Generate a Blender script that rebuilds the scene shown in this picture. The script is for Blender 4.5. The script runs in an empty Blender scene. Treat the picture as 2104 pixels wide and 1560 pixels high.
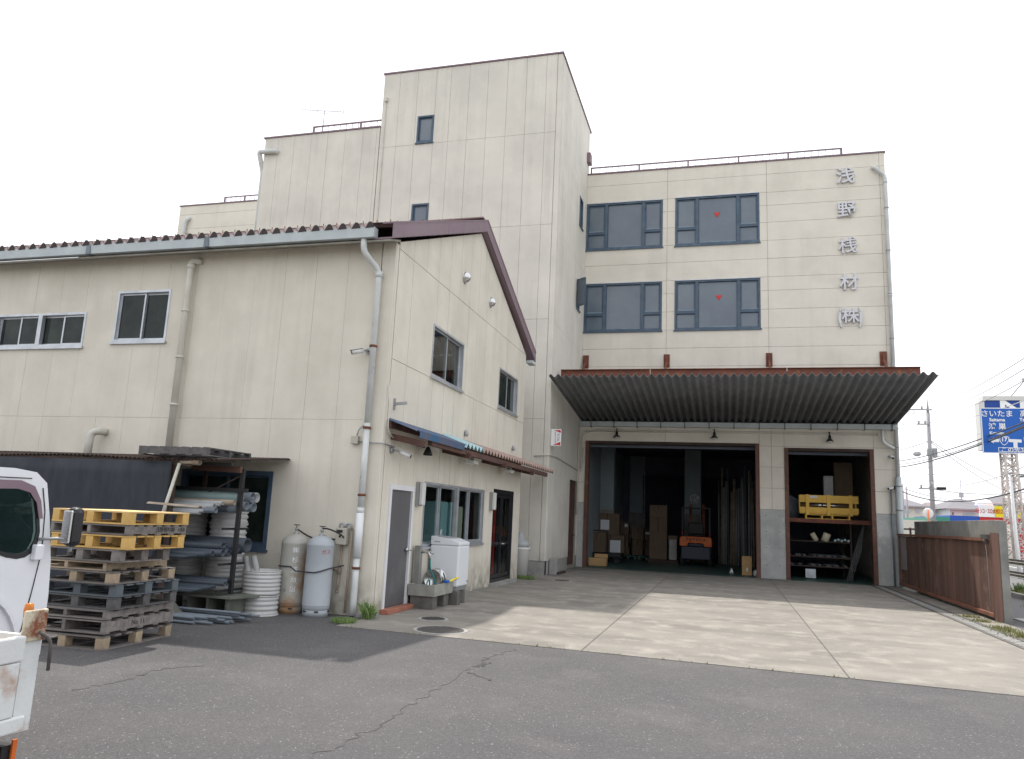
import bpy, bmesh, math, random
from mathutils import Vector, Matrix
random.seed(7)
S = bpy.context.scene
COL = S.collection
# ------------------------------------------------------------------ camera
cam_d = bpy.data.cameras.new('camera'); cam = bpy.data.objects.new('camera', cam_d); COL.objects.link(cam)
cam_d.sensor_fit = 'HORIZONTAL'; cam_d.sensor_width = 36; cam_d.lens = 26.893; cam_d.clip_end = 2000; cam_d.clip_start = .05
RM = Matrix(((0.9629549651259884, 0.004488262867060527, 0.26962490729834776),
             (0.26598181763708273, -0.1804382818197988, -0.9469401771708669),
             (0.044400538574212674, 0.9835760682074138, -0.1749477356925914)))
CAMP = Vector((0, 0, 1.75))
cam.matrix_world = Matrix.Translation(CAMP) @ RM.to_4x4()
S.camera = cam
FPX = 1571.7437
def P(ax, val, u, v):
    "point of the plane (axis = val) seen at photo pixel u, v"
    d = RM @ Vector(((u - 1052) / FPX, -(v - 780) / FPX, -1))
    return CAMP + d * ((val - CAMP[ax]) / d[ax])
# ------------------------------------------------------------------ world, sun
SUN_V = Vector((0.196, -0.47, -1)).normalized()
W = bpy.data.worlds.new('World'); S.world = W; W.use_nodes = True
nt = W.node_tree; nt.nodes.clear()
wo = nt.nodes.new('ShaderNodeOutputWorld'); bg = nt.nodes.new('ShaderNodeBackground')
sky = nt.nodes.new('ShaderNodeTexSky'); sky.sky_type = 'NISHITA'; sky.sun_disc = False
sky.sun_elevation = math.asin(-SUN_V.z); sky.sun_rotation = math.atan2(-SUN_V.x, -SUN_V.y)
sky.air_density = 1.0; sky.dust_density = 4.0; sky.ozone_density = 1.0
veil = nt.nodes.new('ShaderNodeMix'); veil.data_type = 'RGBA'
veil.inputs[0].default_value = .74
veil.inputs[7].default_value = (13.4, 13.6, 14.0, 1)      # bright high cloud veil over the Nishita sky
nt.links.new(sky.outputs[0], veil.inputs[6]); nt.links.new(veil.outputs[2], bg.inputs[0])
bg.inputs[1].default_value = .12
nt.links.new(bg.outputs[0], wo.inputs[0])
sun_d = bpy.data.lights.new('sun', 'SUN'); sun_d.energy = 3.9; sun_d.angle = math.radians(1.0); sun_d.color = (1, .95, .87)
sun = bpy.data.objects.new('sun', sun_d); COL.objects.link(sun); sun.location = (-10, 30, 60)
sun.rotation_euler = SUN_V.to_track_quat('-Z', 'Y').to_euler()
S.view_settings.view_transform = 'Standard'; S.view_settings.look = 'None'; S.view_settings.exposure = 0.17; S.view_settings.gamma = 1
S.view_settings.use_curve_mapping = False
S.cycles.max_bounces = 6; S.cycles.transparent_max_bounces = 12
# ------------------------------------------------------------------ materials
M = {}
def mat(name, c, c2=None, sc=3.0, rough=.8, bump=0.0, bsc=60., metal=0.0, streak=0.0, streak_c=(.2, .19, .17), spec=.4,
        stretch=(1, 1, 1), lo=.35, hi=.65, c3=None, sc3=12., lo3=.55, hi3=.7, vary=0.0, speck=0.0, lowdirt=0.0, det=6):
    m = bpy.data.materials.new(name); m.use_nodes = True; n = m.node_tree; b = n.nodes['Principled BSDF']; L = n.links.new
    b.inputs['Roughness'].default_value = rough; b.inputs['Metallic'].default_value = metal
    b.inputs['Specular IOR Level'].default_value = spec
    tc = n.nodes.new('ShaderNodeTexCoord')
    def noise(scale, st=(1, 1, 1), detail=det):
        mp = n.nodes.new('ShaderNodeMapping'); mp.inputs['Scale'].default_value = st; L(tc.outputs['Object'], mp.inputs[0])
        t = n.nodes.new('ShaderNodeTexNoise'); t.inputs['Scale'].default_value = scale; t.inputs['Detail'].default_value = detail
        t.inputs['Roughness'].default_value = .6
        L(mp.outputs[0], t.inputs['Vector']); return t.outputs[0]
    def ramp(src, a, bb):
        r = n.nodes.new('ShaderNodeMapRange'); r.inputs[1].default_value = a; r.inputs[2].default_value = bb; L(src, r.inputs[0]); return r.outputs[0]
    def mix(f, a, bb):
        x = n.nodes.new('ShaderNodeMix'); x.data_type = 'RGBA'
        if isinstance(f, float): x.inputs[0].default_value = f
        else: L(f, x.inputs[0])
        for i, v in ((6, a), (7, bb)):
            if isinstance(v, tuple): x.inputs[i].default_value = (*v, 1)
            else: L(v, x.inputs[i])
        return x.outputs[2]
    def mul(a, k):
        x = n.nodes.new('ShaderNodeMath'); x.operation = 'MULTIPLY'; L(a, x.inputs[0])
        if isinstance(k, float): x.inputs[1].default_value = k
        else: L(k, x.inputs[1])
        return x.outputs[0]
    col = c
    if c2 is not None: col = mix(ramp(noise(sc, stretch), lo, hi), c, c2)
    if c3 is not None: col = mix(ramp(noise(sc3), lo3, hi3), col, c3)
    if streak:
        a = ramp(noise(1.0, (3.2, 3.2, .14)), .48, .8); bb = ramp(noise(.35), .38, .66)
        col = mix(mul(mul(a, bb), streak), col, streak_c)
    if lowdirt:
        sp = n.nodes.new('ShaderNodeSeparateXYZ'); L(tc.outputs['Object'], sp.inputs[0])
        z = ramp(sp.outputs[2], .75, 0.0); col = mix(mul(mul(z, ramp(noise(4.), .3, .65)), lowdirt), col, (.17, .155, .12))
    if speck:
        v = n.nodes.new('ShaderNodeTexVoronoi'); v.inputs['Scale'].default_value = 90.; L(tc.outputs['Object'], v.inputs['Vector'])
        s2 = n.nodes.new('ShaderNodeSeparateColor'); L(v.outputs['Color'], s2.inputs[0])
        col = mix(mul(ramp(s2.outputs[0], .3, 1.), speck), col, (.26, .25, .245))
        col = mix(mul(ramp(s2.outputs[1], .985, .99), .45), col, (.45, .45, .44))
    if vary:
        oi = n.nodes.new('ShaderNodeObjectInfo'); hs = n.nodes.new('ShaderNodeHueSaturation')
        r = ramp(oi.outputs['Random'], 0, 1); a = n.nodes.new('ShaderNodeMath'); a.operation = 'MULTIPLY_ADD'
        L(r, a.inputs[0]); a.inputs[1].default_value = vary * 2; a.inputs[2].default_value = 1 - vary
        L(a.outputs[0], hs.inputs['Value'])
        if isinstance(col, tuple): hs.inputs['Color'].default_value = (*col, 1)
        else: L(col, hs.inputs['Color'])
        col = hs.outputs[0]
    if isinstance(col, tuple): b.inputs['Base Color'].default_value = (*col, 1)
    else: L(col, b.inputs['Base Color'])
    if bump:
        bp = n.nodes.new('ShaderNodeBump'); bp.inputs['Strength'].default_value = bump; bp.inputs['Distance'].default_value = .012
        L(noise(bsc, (1, 1, 1), 3), bp.inputs['Height']); L(bp.outputs[0], b.inputs['Normal'])
    M[name] = m; return m
mat('cream', (.735, .69, .61), (.68, .64, .565), 1.1, .85, .35, 90, c3=(.60, .56, .49), sc3=.5, lo3=.5, hi3=.75, streak=.3, streak_c=(.36, .345, .31), vary=.008, lowdirt=.7)
mat('cream_dirty', (.69, .648, .563), (.615, .575, .497), .9, .88, .4, 70, c3=(.55, .515, .44), sc3=.5, lo3=.5, hi3=.78, streak=.42, streak_c=(.30, .285, .25), vary=.008, lowdirt=.9)
mat('cream_tower', (.70, .67, .603), (.63, .602, .545), .8, .85, .35, 80, streak=.6, streak_c=(.38, .365, .335), c3=(.55, .53, .48), sc3=.42, lo3=.48, hi3=.75, vary=.008, lowdirt=.7)
mat('joint', (.22, .21, .19), rough=.95)
mat('joint_seal', (.36, .34, .30), (.24, .23, .20), 3, .9)
mat('concrete', (.36, .355, .335), (.26, .26, .25), 2, .9, .3, 60, streak=.5, streak_c=(.12, .12, .12), c3=(.42, .41, .38), sc3=5)
mat('pier', (.46, .465, .455), (.36, .365, .36), 2, .9, .3, 60, streak=.5, streak_c=(.15, .15, .15), c3=(.52, .51, .48), sc3=5)
mat('jamb', (.155, .072, .052), (.10, .052, .042), 3, .7, c3=(.21, .10, .065), sc3=6)
mat('rail_rust', (.62, .63, .62), (.33, .16, .08), 3.5, .55, .2, 40, stretch=(3, 3, .8), lo=.56, hi=.64)
mat('concrete_wall', (.27, .27, .25), (.17, .17, .165), 1.4, .92, .4, 50, streak=.9, streak_c=(.045, .05, .05))
mat('slab', (.262, .242, .212), (.175, .163, .145), .75, .92, .6, 120, c3=(.325, .30, .262), sc3=2.2, lo3=.5, hi3=.7, stretch=(.6, 1.5, 1), speck=.12, det=10)
mat('asphalt', (.072, .070, .074), (.098, .094, .096), .35, .92, .9, 130, c3=(.125, .12, .116), sc3=.9, lo3=.52, hi3=.8, speck=.22, det=10)
mat('road', (.13, .13, .135), (.16, .16, .16), .3, .9, .3, 90)
mat('soil', (.2, .19, .16), (.13, .15, .08), .5, .95, .4, 20)
mat('white_line', (.75, .75, .73), (.6, .6, .58), 4, .7)
mat('trim', (.20, .135, .165), (.225, .16, .185), 2, .5)
mat('roof_red', (.28, .19, .18), (.2, .13, .125), 3, .6, streak=.4)
mat('eave_pink', (.52, .42, .41), (.44, .34, .33), 3, .6)
mat('rib_end_dark', (.05, .04, .04), rough=.9)
mat('rust_paint', (.20, .062, .036), (.12, .045, .032), 3.5, .7, .3, 30, c3=(.30, .115, .05), sc3=7, streak=.4, streak_c=(.06, .03, .025))
mat('rust_gate', (.20, .11, .082), (.105, .062, .05), .8, .72, .2, 30, stretch=(4, 4, .22), c3=(.24, .145, .115), sc3=2, streak=.9, streak_c=(.045, .038, .035))
mat('rust_rail', (.26, .11, .07), (.17, .08, .055), 4, .75, .3, 30)
mat('slate', (.21, .22, .225), (.16, .165, .175), 2, .85, .2, 50, streak=.3)
mat('gutter', (.50, .55, .57), (.42, .46, .48), 2, .5)
mat('pipe_grey', (.62, .64, .64), (.5, .51, .5), 2, .45, c3=(.4, .4, .38), sc3=9, lo3=.62)
mat('pipe_cream', (.60, .58, .52), (.5, .48, .42), 2, .5)
mat('rust', (.22, .075, .03), (.10, .045, .03), 20, .9, .4, 60)
mat('alu', (.55, .57, .6), (.42, .44, .47), 3, .4, metal=.6)
mat('frame_blue', (.05, .08, .125), (.075, .115, .165), 3, .4, c3=(.16, .21, .26), sc3=1.5, lo3=.6, hi3=.8)
mat('glass_blue', (.085, .11, .15), (.14, .175, .21), .35, .2, spec=.75, c3=(.13, .16, .19), sc3=.8, lo3=.55, hi3=.9)
mat('pale_strip', (.20, .27, .33), (.14, .19, .24), 2, .4)
mat('glass_dark', (.012, .016, .018), (.03, .042, .034), 2.2, .06, spec=.22)
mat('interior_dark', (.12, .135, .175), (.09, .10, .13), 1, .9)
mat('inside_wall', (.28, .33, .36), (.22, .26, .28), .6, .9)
mat('inside_floor', (.04, .095, .085), (.06, .115, .10), .8, .45)
mat('curtain_dark', (.05, .045, .07), rough=.9)
mat('door_grey', (.11, .11, .118), (.095, .095, .10), 1, .5, c3=(.14, .14, .145), sc3=1)
mat('white_paint', (.72, .73, .75), (.66, .67, .69), 2, .45)
mat('truck_white', (.76, .77, .80), (.70, .71, .74), 1.2, .28, spec=.6)
mat('truck_bed', (.66, .68, .68), (.58, .59, .58), 1.5, .5, .15, 40, c3=(.36, .19, .10), sc3=3.5, lo3=.56, hi3=.70, streak=.9, streak_c=(.25, .14, .08))
mat('truck_rusty', (.55, .50, .38), (.42, .36, .25), 5, .7, .3, 40, c3=(.20, .065, .03), sc3=7, lo3=.46, hi3=.56)
mat('rubber', (.022, .022, .024), rough=.75)
mat('black', (.016, .016, .018), rough=.6)
mat('black_gloss', (.02, .02, .024), rough=.25)
mat('tarp', (.02, .024, .033), (.033, .038, .048), 3, .75, .8, 3, stretch=(2, 2, .5))
mat('dark_wood', (.075, .05, .04), (.045, .032, .028), 4, .9, .3, 50, stretch=(1, 1, 4))
mat('brown_wood', (.12, .062, .045), (.075, .04, .035), 4, .85)
mat('pallet_grey', (.25, .225, .205), (.145, .13, .125), 2.2, .92, .4, 60, stretch=(1, 5, 5), vary=.16)
mat('pallet_dark', (.13, .125, .125), (.08, .078, .08), 2.2, .92, .4, 60, stretch=(1, 5, 5), vary=.15)
mat('pallet_plastic', (.115, .14, .155), (.085, .10, .115), 2, .6, vary=.05)
mat('pallet_light', (.42, .33, .22), (.27, .21, .16), 2.5, .88, .4, 60, stretch=(1, 5, 5), vary=.12)
mat('pallet_yellow', (.64, .41, .13), (.52, .33, .11), 2.5, .7, .2, 60, stretch=(1, 5, 5), vary=.07)
mat('pallet_top', (.74, .52, .25), (.62, .43, .19), 1.5, .7, .2, 60)
mat('pvc_grey', (.17, .20, .235), (.14, .165, .19), 3, .45, vary=.1)
mat('pvc_green', (.22, .30, .30), (.17, .24, .25), 3, .45, vary=.08)
mat('pvc_light', (.42, .44, .45), (.33, .33, .32), 3, .5, vary=.15)
mat('pvc_dark', (.06, .075, .095), (.045, .058, .075), 3, .45, vary=.15)
mat('pvc_beige', (.40, .33, .25), (.25, .2, .16), 4, .6)
mat('drum_white', (.60, .60, .60), (.5, .5, .49), 3, .5, streak=.3)
mat('asbestos_green', (.17, .18, .15), (.10, .11, .09), 3, .9, .3, 30)
mat('cyl_grey', (.40, .43, .46), (.35, .38, .41), 2, .5, streak=.25)
mat('cyl_rust', (.46, .45, .40), (.38, .38, .36), 2, .55, c3=(.33, .18, .09), sc3=1.3, lo3=.46, hi3=.6, streak=.4, streak_c=(.36, .30, .2))
mat('meter', (.42, .40, .34), rough=.6)
mat('brick_red', (.38, .15, .10), (.3, .12, .085), 6, .9, .3, 60, vary=.12)
mat('sink', (.34, .34, .31), (.25, .25, .23), 4, .9, .4, 50, streak=.8, streak_c=(.2, .13, .08))
mat('block_dark', (.09, .085, .08), (.15, .14, .13), 5, .95, .4, 50)
mat('washer_side', (.38, .40, .41), (.35, .37, .385), 1, .4)
mat('washer_front', (.70, .73, .76), rough=.35)
mat('steel', (.6, .6, .6), rough=.25, metal=.9)
mat('steel_dull', (.35, .36, .37), rough=.5, metal=.6)
mat('teal', (.02, .20, .19), rough=.5)
mat('blue_sheet', (.03, .11, .22), (.11, .10, .14), 2, .5)
mat('clear_sheet', (.36, .52, .55), rough=.3)
mat('pink_sheet', (.40, .29, .25), (.3, .21, .19), 3, .7)
mat('lamp_white', (.62, .62, .6), rough=.4)
mat('red', (.55, .035, .03), rough=.5)
mat('red_text', (.42, .06, .06), rough=.6)
mat('door_red', (.42, .025, .022), rough=.4)
mat('iron', (.075, .068, .065), (.11, .10, .095), 12, .8, .6, 80)
mat('leaf', (.13, .22, .06), (.20, .27, .10), 6, .7, vary=.2)
mat('leaf_dry', (.20, .19, .06), (.11, .13, .04), 6, .8, vary=.2)
mat('cardboard', (.15, .105, .075), (.12, .085, .06), 2, .85, vary=.1)
mat('cardboard_light', (.50, .32, .15), (.42, .27, .13), 3, .85)
mat('paper', (.62, .66, .70), rough=.7)
mat('orange', (.72, .16, .025), (.55, .12, .02), 3, .5)
mat('fork_blue', (.03, .04, .07), rough=.5)
mat('amber', (.50, .15, .012), rough=.3)
mat('yellow_crate', (.78, .50, .10), (.68, .43, .09), 4, .7)
mat('sign_blue', (.012, .12, .50), rough=.45)
mat('nis_blue', (.01, .055, .30), rough=.5)
mat('sign_white', (.85, .86, .88), rough=.4)
mat('silver_letter', (.66, .66, .70), (.58, .58, .62), 3, .45)
mat('pole_concrete', (.40, .385, .40), (.33, .32, .335), 1, .85)
mat('wire', (.05, .05, .06), rough=.6)
mat('wire_thin', (.45, .45, .49), rough=.6)
mat('house_cream', (.66, .64, .56), rough=.85)
mat('house_white', (.66, .69, .72), rough=.85)
mat('house_brown', (.34, .24, .21), rough=.85)
mat('house_roof', (.17, .165, .185), (.14, .135, .15), 1, .7)
mat('house_roof_brown', (.20, .155, .16), rough=.7)
mat('shop_red', (.62, .03, .035), rough=.5)
mat('shop_blue', (.02, .09, .42), rough=.5)
mat('shop_green', (.05, .25, .18), rough=.5)
mat('yellow', (.85, .68, .02), rough=.5)
mat('lattice', (.62, .57, .54), (.42, .36, .34), 2, .6)
mat('guard', (.28, .27, .25), (.22, .21, .19), 3, .6)
mat('locker_green', (.40, .50, .43), rough=.5)
mat('locker_blue', (.36, .50, .52), rough=.5)
mat('locker_tan', (.50, .43, .33), rough=.6)
mat('coil', (.55, .5, .36), rough=.6)
def glassmat(name, tint, refl=.08, trans=.8):
    m = bpy.data.materials.new(name); m.use_nodes = True; n = m.node_tree; n.nodes.clear(); L = n.links.new
    o = n.nodes.new('ShaderNodeOutputMaterial'); mx = n.nodes.new('ShaderNodeMixShader'); t = n.nodes.new('ShaderNodeBsdfTransparent')
    g = n.nodes.new('ShaderNodeBsdfGlossy'); g.inputs['Roughness'].default_value = .03
    f = n.nodes.new('ShaderNodeFresnel'); f.inputs[0].default_value = 1.5
    ge = n.nodes.new('ShaderNodeNewGeometry'); iv = n.nodes.new('ShaderNodeMath'); iv.operation = 'SUBTRACT'; iv.inputs[0].default_value = 1; L(ge.outputs['Backfacing'], iv.inputs[1])
    ml = n.nodes.new('ShaderNodeMath'); ml.operation = 'MULTIPLY'; L(f.outputs[0], ml.inputs[0]); L(iv.outputs[0], ml.inputs[1])
    t.inputs[0].default_value = (*tint, 1); L(ml.outputs[0], mx.inputs[0]); L(t.outputs[0], mx.inputs[1]); L(g.outputs[0], mx.inputs[2]); L(mx.outputs[0], o.inputs[0])
    M[name] = m
glassmat('glass_clear', (.80, .87, .87)); glassmat('glass_tint', (.60, .72, .68))
# ------------------------------------------------------------------ mesh helpers
def BM(): return bmesh.new()
def hexa(bm, v):
    vs = [bm.verts.new(p) for p in v]
    for f in ((0, 3, 2, 1), (4, 5, 6, 7), (0, 1, 5, 4), (1, 2, 6, 5), (2, 3, 7, 6), (3, 0, 4, 7)): bm.faces.new([vs[i] for i in f])
def box(bm, x0, x1, y0, y1, z0, z1):
    hexa(bm, [(x0, y0, z0), (x1, y0, z0), (x1, y1, z0), (x0, y1, z0), (x0, y0, z1), (x1, y0, z1), (x1, y1, z1), (x0, y1, z1)])
def bar(bm, a, b, w, h=None, up=(0, 0, 1)):
    a = Vector(a); b = Vector(b); h = w if h is None else h
    d = (b - a).normalized(); u = Vector(up)
    if abs(d.dot(u)) > .99: u = Vector((0, 1, 0))
    s = d.cross(u).normalized(); t = s.cross(d).normalized(); s *= w / 2; t *= h / 2
    hexa(bm, [a - s - t, a + s - t, b + s - t, b - s - t, a - s + t, a + s + t, b + s + t, b - s + t])
def tube(bm, pts, r, n=10, caps=True, r2=None):
    pts = [Vector(p) for p in pts]; rings = []; ref = None
    for i, p in enumerate(pts):
        d = (pts[min(i + 1, len(pts) - 1)] - pts[max(i - 1, 0)]).normalized()
        if ref is None:
            ref = Vector((0, 0, 1)) if abs(d.z) < .9 else Vector((0, 1, 0))
        s = d.cross(ref).normalized(); t = s.cross(d).normalized(); ref = t
        rr = r if r2 is None else r + (r2 - r) * i / (len(pts) - 1)
        rings.append([bm.verts.new(p + (s * math.cos(2 * math.pi * k / n) + t * math.sin(2 * math.pi * k / n)) * rr) for k in range(n)])
    for a, b in zip(rings, rings[1:]):
        for k in range(n): f = bm.faces.new([a[k], a[(k + 1) % n], b[(k + 1) % n], b[k]]); f.smooth = True
    if caps: bm.faces.new(rings[0][::-1]); bm.faces.new(rings[-1])
def bend(pts, r, k=4):
    "round the corners of a polyline"
    pts = [Vector(p) for p in pts]; out = [pts[0]]
    for a, b, c in zip(pts, pts[1:], pts[2:]):
        da = (a - b).normalized() * min(r, (a - b).length * .45); dc = (c - b).normalized() * min(r, (c - b).length * .45)
        for i in range(k + 1):
            t = i / k; out.append((b + da) * (1 - t) ** 2 + b * 2 * t * (1 - t) + (b + dc) * t * t)
    out.append(pts[-1]); return out
def hollow(bm, a, b, r, th=.008, n=16):
    a = Vector(a); b = Vector(b); d = (b - a).normalized(); ref = Vector((0, 0, 1)) if abs(d.z) < .9 else Vector((0, 1, 0))
    s = d.cross(ref).normalized(); t = s.cross(d).normalized()
    def ring(p, rr): return [bm.verts.new(p + (s * math.cos(2 * math.pi * k / n) + t * math.sin(2 * math.pi * k / n)) * rr) for k in range(n)]
    R = [ring(a, r - th), ring(a, r), ring(b, r), ring(b, r - th)]
    for i in range(4):
        A, B = R[i], R[(i + 1) % 4]
        for k in range(n): f = bm.faces.new([A[k], A[(k + 1) % n], B[(k + 1) % n], B[k]]); f.smooth = i in (1, 3)
def lathe(bm, c, prof, n=24, axis='z'):
    c = Vector(c); rings = []
    for r, z in prof:
        rg = []
        for k in range(n):
            a = 2 * math.pi * k / n; x, y = math.cos(a) * r, math.sin(a) * r
            rg.append(bm.verts.new(c + (Vector((x, y, z)) if axis == 'z' else Vector((x, z, y)) if axis == 'y' else Vector((z, x, y)))))
        rings.append(rg)
    for a, b in zip(rings, rings[1:]):
        for k in range(n): f = bm.faces.new([a[k], a[(k + 1) % n], b[(k + 1) % n], b[k]]); f.smooth = True
    if prof[0][0] > 1e-4: bm.faces.new(rings[0][::-1])
    if prof[-1][0] > 1e-4: bm.faces.new(rings[-1])
def prism(bm, poly, off):
    off = Vector(off); a = [bm.verts.new(Vector(p)) for p in poly]; b = [bm.verts.new(Vector(p) + off) for p in poly]
    bm.faces.new(a[::-1]); bm.faces.new(b)
    for i in range(len(a)):
        j = (i + 1) % len(a); bm.faces.new([a[i], a[j], b[j], b[i]])
def origin(o):
    v = Vector((0, 0, 0))
    while o is not None: v += o.location; o = o.parent
    return v
def obj(name, bm, m, parent=None, bev=0.0, at=None, merge=True):
    if merge: bmesh.ops.recalc_face_normals(bm, faces=bm.faces)
    me = bpy.data.meshes.new(name)
    off = origin(parent) if parent is not None else Vector((0, 0, 0))
    loc = Vector(at) if at is not None else None
    if loc is not None: off = loc.copy()
    if off.length: bmesh.ops.translate(bm, verts=bm.verts, vec=-off)
    bm.to_mesh(me); bm.free(); me.materials.append(M[m])
    o = bpy.data.objects.new(name, me); COL.objects.link(o)
    if parent is not None:
        o.parent = parent
        if loc is not None: o.location = loc - origin(parent)
    elif loc is not None: o.location = loc
    if bev:
        md = o.modifiers.new('bevel', 'BEVEL'); md.width = bev; md.segments = 2; md.limit_method = 'ANGLE'
    return o
def tag(o, label=None, cat=None, group=None, kind=None):
    if label: o['label'] = label
    if cat: o['category'] = cat
    if group: o['group'] = group
    if kind: o['kind'] = kind
    return o
def thing(name, loc, label, cat, group=None, rz=0):
    o = bpy.data.objects.new(name, None); COL.objects.link(o); o.location = loc; o.rotation_euler.z = rz; o.empty_display_size = .2
    return tag(o, label, cat, group)
def copy_tree(o, parent=None):
    c = o.copy(); COL.objects.link(c); c.parent = parent
    for ch in [x for x in ALLCH(o)]: copy_tree(ch, c)
    return c
def ALLCH(o): return [x for x in bpy.data.objects if x.parent is o]
_F = {}
def text(name, body, size, m, parent, pos, rot, ext=.002, off=0.0, align='CENTER', sx=1.0, space=1.0):
    c = bpy.data.curves.new(name, 'FONT'); c.body = body; c.size = size; c.extrude = ext; c.offset = off; c.align_x = align; c.align_y = 'CENTER'
    c.space_character = space; c.resolution_u = 3
    t = bpy.data.objects.new(name, c); COL.objects.link(t)
    dg = bpy.context.evaluated_depsgraph_get(); dg.update()
    me = bpy.data.meshes.new_from_object(t.evaluated_get(dg)); bpy.data.objects.remove(t)
    me.transform(rot.to_4x4() @ Matrix.Diagonal((sx, 1, 1, 1)))
    o = bpy.data.objects.new(name, me); COL.objects.link(o); me.materials.clear(); me.materials.append(M[m])
    if parent is not None: o.parent = parent; o.location = Vector(pos) - origin(parent)
    else: o.location = pos
    return o
ROT_FRONT = Matrix.Rotation(math.pi / 2, 3, 'X')                            # reads on a face looking to -Y
ROT_SIDE = Matrix.Rotation(math.pi / 2, 3, 'Z') @ Matrix.Rotation(math.pi / 2, 3, 'X')   # on a face looking to +X
# faces: (origin along normal axis, u axis, normal)
class Face:
    def __init__(s, kind, c): s.k = kind; s.c = c
    def box(s, bm, u0, u1, z0, z1, d0, d1):
        if s.k == 'F': box(bm, u0, u1, s.c - d1, s.c - d0, z0, z1)
        else: box(bm, s.c + d0, s.c + d1, u0, u1, z0, z1)
    def pt(s, u, z, d=0): return Vector((u, s.c - d, z)) if s.k == 'F' else Vector((s.c + d, u, z))
FW, FT, FL = Face('F', 28.58), Face('F', 23.37), Face('F', 12.03)
FS, FG = Face('S', -5.38), Face('S', -5.70)
def cells(u0, u1, z0, z1, ops):
    us = sorted({u0, u1, *[min(max(v, u0), u1) for o in ops for v in o[:2]]}); zs = sorted({z0, z1, *[min(max(v, z0), z1) for o in ops for v in o[2:4]]})
    out = []
    for a, b in zip(us, us[1:]):
        run = None
        for c, d in zip(zs, zs[1:]):
            um, zm = (a + b) / 2, (c + d) / 2
            if any(o[0] < um < o[1] and o[2] < zm < o[3] for o in ops): run = None; continue
            if run and abs(out[-1][3] - c) < 1e-6: out[-1][3] = d
            else: out.append([a, b, c, d]); run = True
    return out
def panels(F, parent, m, us, zs, ops, th=.035, gap=.005, backm='joint', back=(-.22, 0), backrect=None, skip=None):
    r = backrect or (us[0], us[-1], zs[0], zs[-1])
    bm = BM()
    for c in cells(*r, ops): F.box(bm, *c, back[0], back[1])
    obj('wall_core', bm, backm, parent)
    for z0, z1 in zip(zs, zs[1:]):
        for u0, u1 in zip(us, us[1:]):
            if skip and skip(u0, u1, z0, z1): continue
            cs = cells(u0 + gap, u1 - gap, z0 + gap, z1 - gap, [o for o in ops if o[0] < u1 and o[1] > u0 and o[2] < z1 and o[3] > z0])
            if not cs: continue
            e = random.uniform(-.002, .002); groups = []
            for c in cs:
                hit = [g for g in groups if any(abs(max(c[0], o[0]) - min(c[1], o[1])) < 1e-6 and min(c[3], o[3]) - max(c[2], o[2]) > 1e-6 or
                       abs(max(c[2], o[2]) - min(c[3], o[3])) < 1e-6 and min(c[1], o[1]) - max(c[0], o[0]) > 1e-6 for o in g)]
                ng = [c] + [o for g in hit for o in g]; groups = [g for g in groups if g not in hit] + [ng]
            for g in groups:
                if max(o[1] for o in g) - min(o[0] for o in g) < .02 or max(o[3] for o in g) - min(o[2] for o in g) < .02: continue
                bm = BM()
                for c in g: F.box(bm, *c, .001, th + e)
                bmesh.ops.remove_doubles(bm, verts=bm.verts, dist=1e-5)
                obj('wall_panel', bm, m, parent)
def win_frame(F, parent, u0, u1, z0, z1, fm, w=.05, d0=-.06, d1=.045, name='window', label=None, sill=True):
    bm = BM()
    F.box(bm, u0, u1, z0, z0 + w, d0, d1); F.box(bm, u0, u1, z1 - w, z1, d0, d1)
    F.box(bm, u0, u0 + w, z0 + w, z1 - w, d0, d1); F.box(bm, u1 - w, u1, z0 + w, z1 - w, d0, d1)
    o = obj(name, bm, fm, parent)
    if sill:
        b2 = BM(); F.box(b2, u0 - .03, u1 + .03, z0 - .05, z0 - .003, -.02, .085); obj('sill', b2, fm, o)
    if label: o['label'] = label
    return o
def pane(F, win, u0, u1, z0, z1, gm, fm, w=.035, d=-.01, th=.03):
    bm = BM(); F.box(bm, u0, u1, z0, z0 + w, d - th, d); F.box(bm, u0, u1, z1 - w, z1, d - th, d)
    F.box(bm, u0, u0 + w, z0 + w, z1 - w, d - th, d); F.box(bm, u1 - w, u1, z0 + w, z1 - w, d - th, d); obj('sash', bm, fm, win)
    bm = BM(); F.box(bm, u0 + w, u1 - w, z0 + w, z1 - w, d - th * .6, d - th * .6 + .006); return obj('pane', bm, gm, win)
def slider(F, parent, u0, u1, z0, z1, fm, gm, n=2, label=None, w=.045):
    o = win_frame(F, parent, u0, u1, z0, z1, fm, w=w, label=label)
    step = (u1 - u0 - 2 * w) / n
    for i in range(n):
        a = u0 + w + i * step; pane(F, o, a - (.015 if i else 0), a + step + (.015 if i < n - 1 else 0), z0 + w, z1 - w, gm, fm, d=(-.005 if i % 2 == 0 else -.04))
    return o
def frange(a, b, s):
    n = max(1, round((b - a) / s)); return [a + (b - a) * i / n for i in range(n + 1)]
ORD = ['first', 'second', 'third', 'fourth', 'fifth', 'sixth', 'seventh', 'eighth', 'ninth', 'tenth', 'eleventh', 'twelfth', 'thirteenth', 'fourteenth', 'fifteenth', 'sixteenth', 'seventeenth', 'eighteenth', 'nineteenth']
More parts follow.
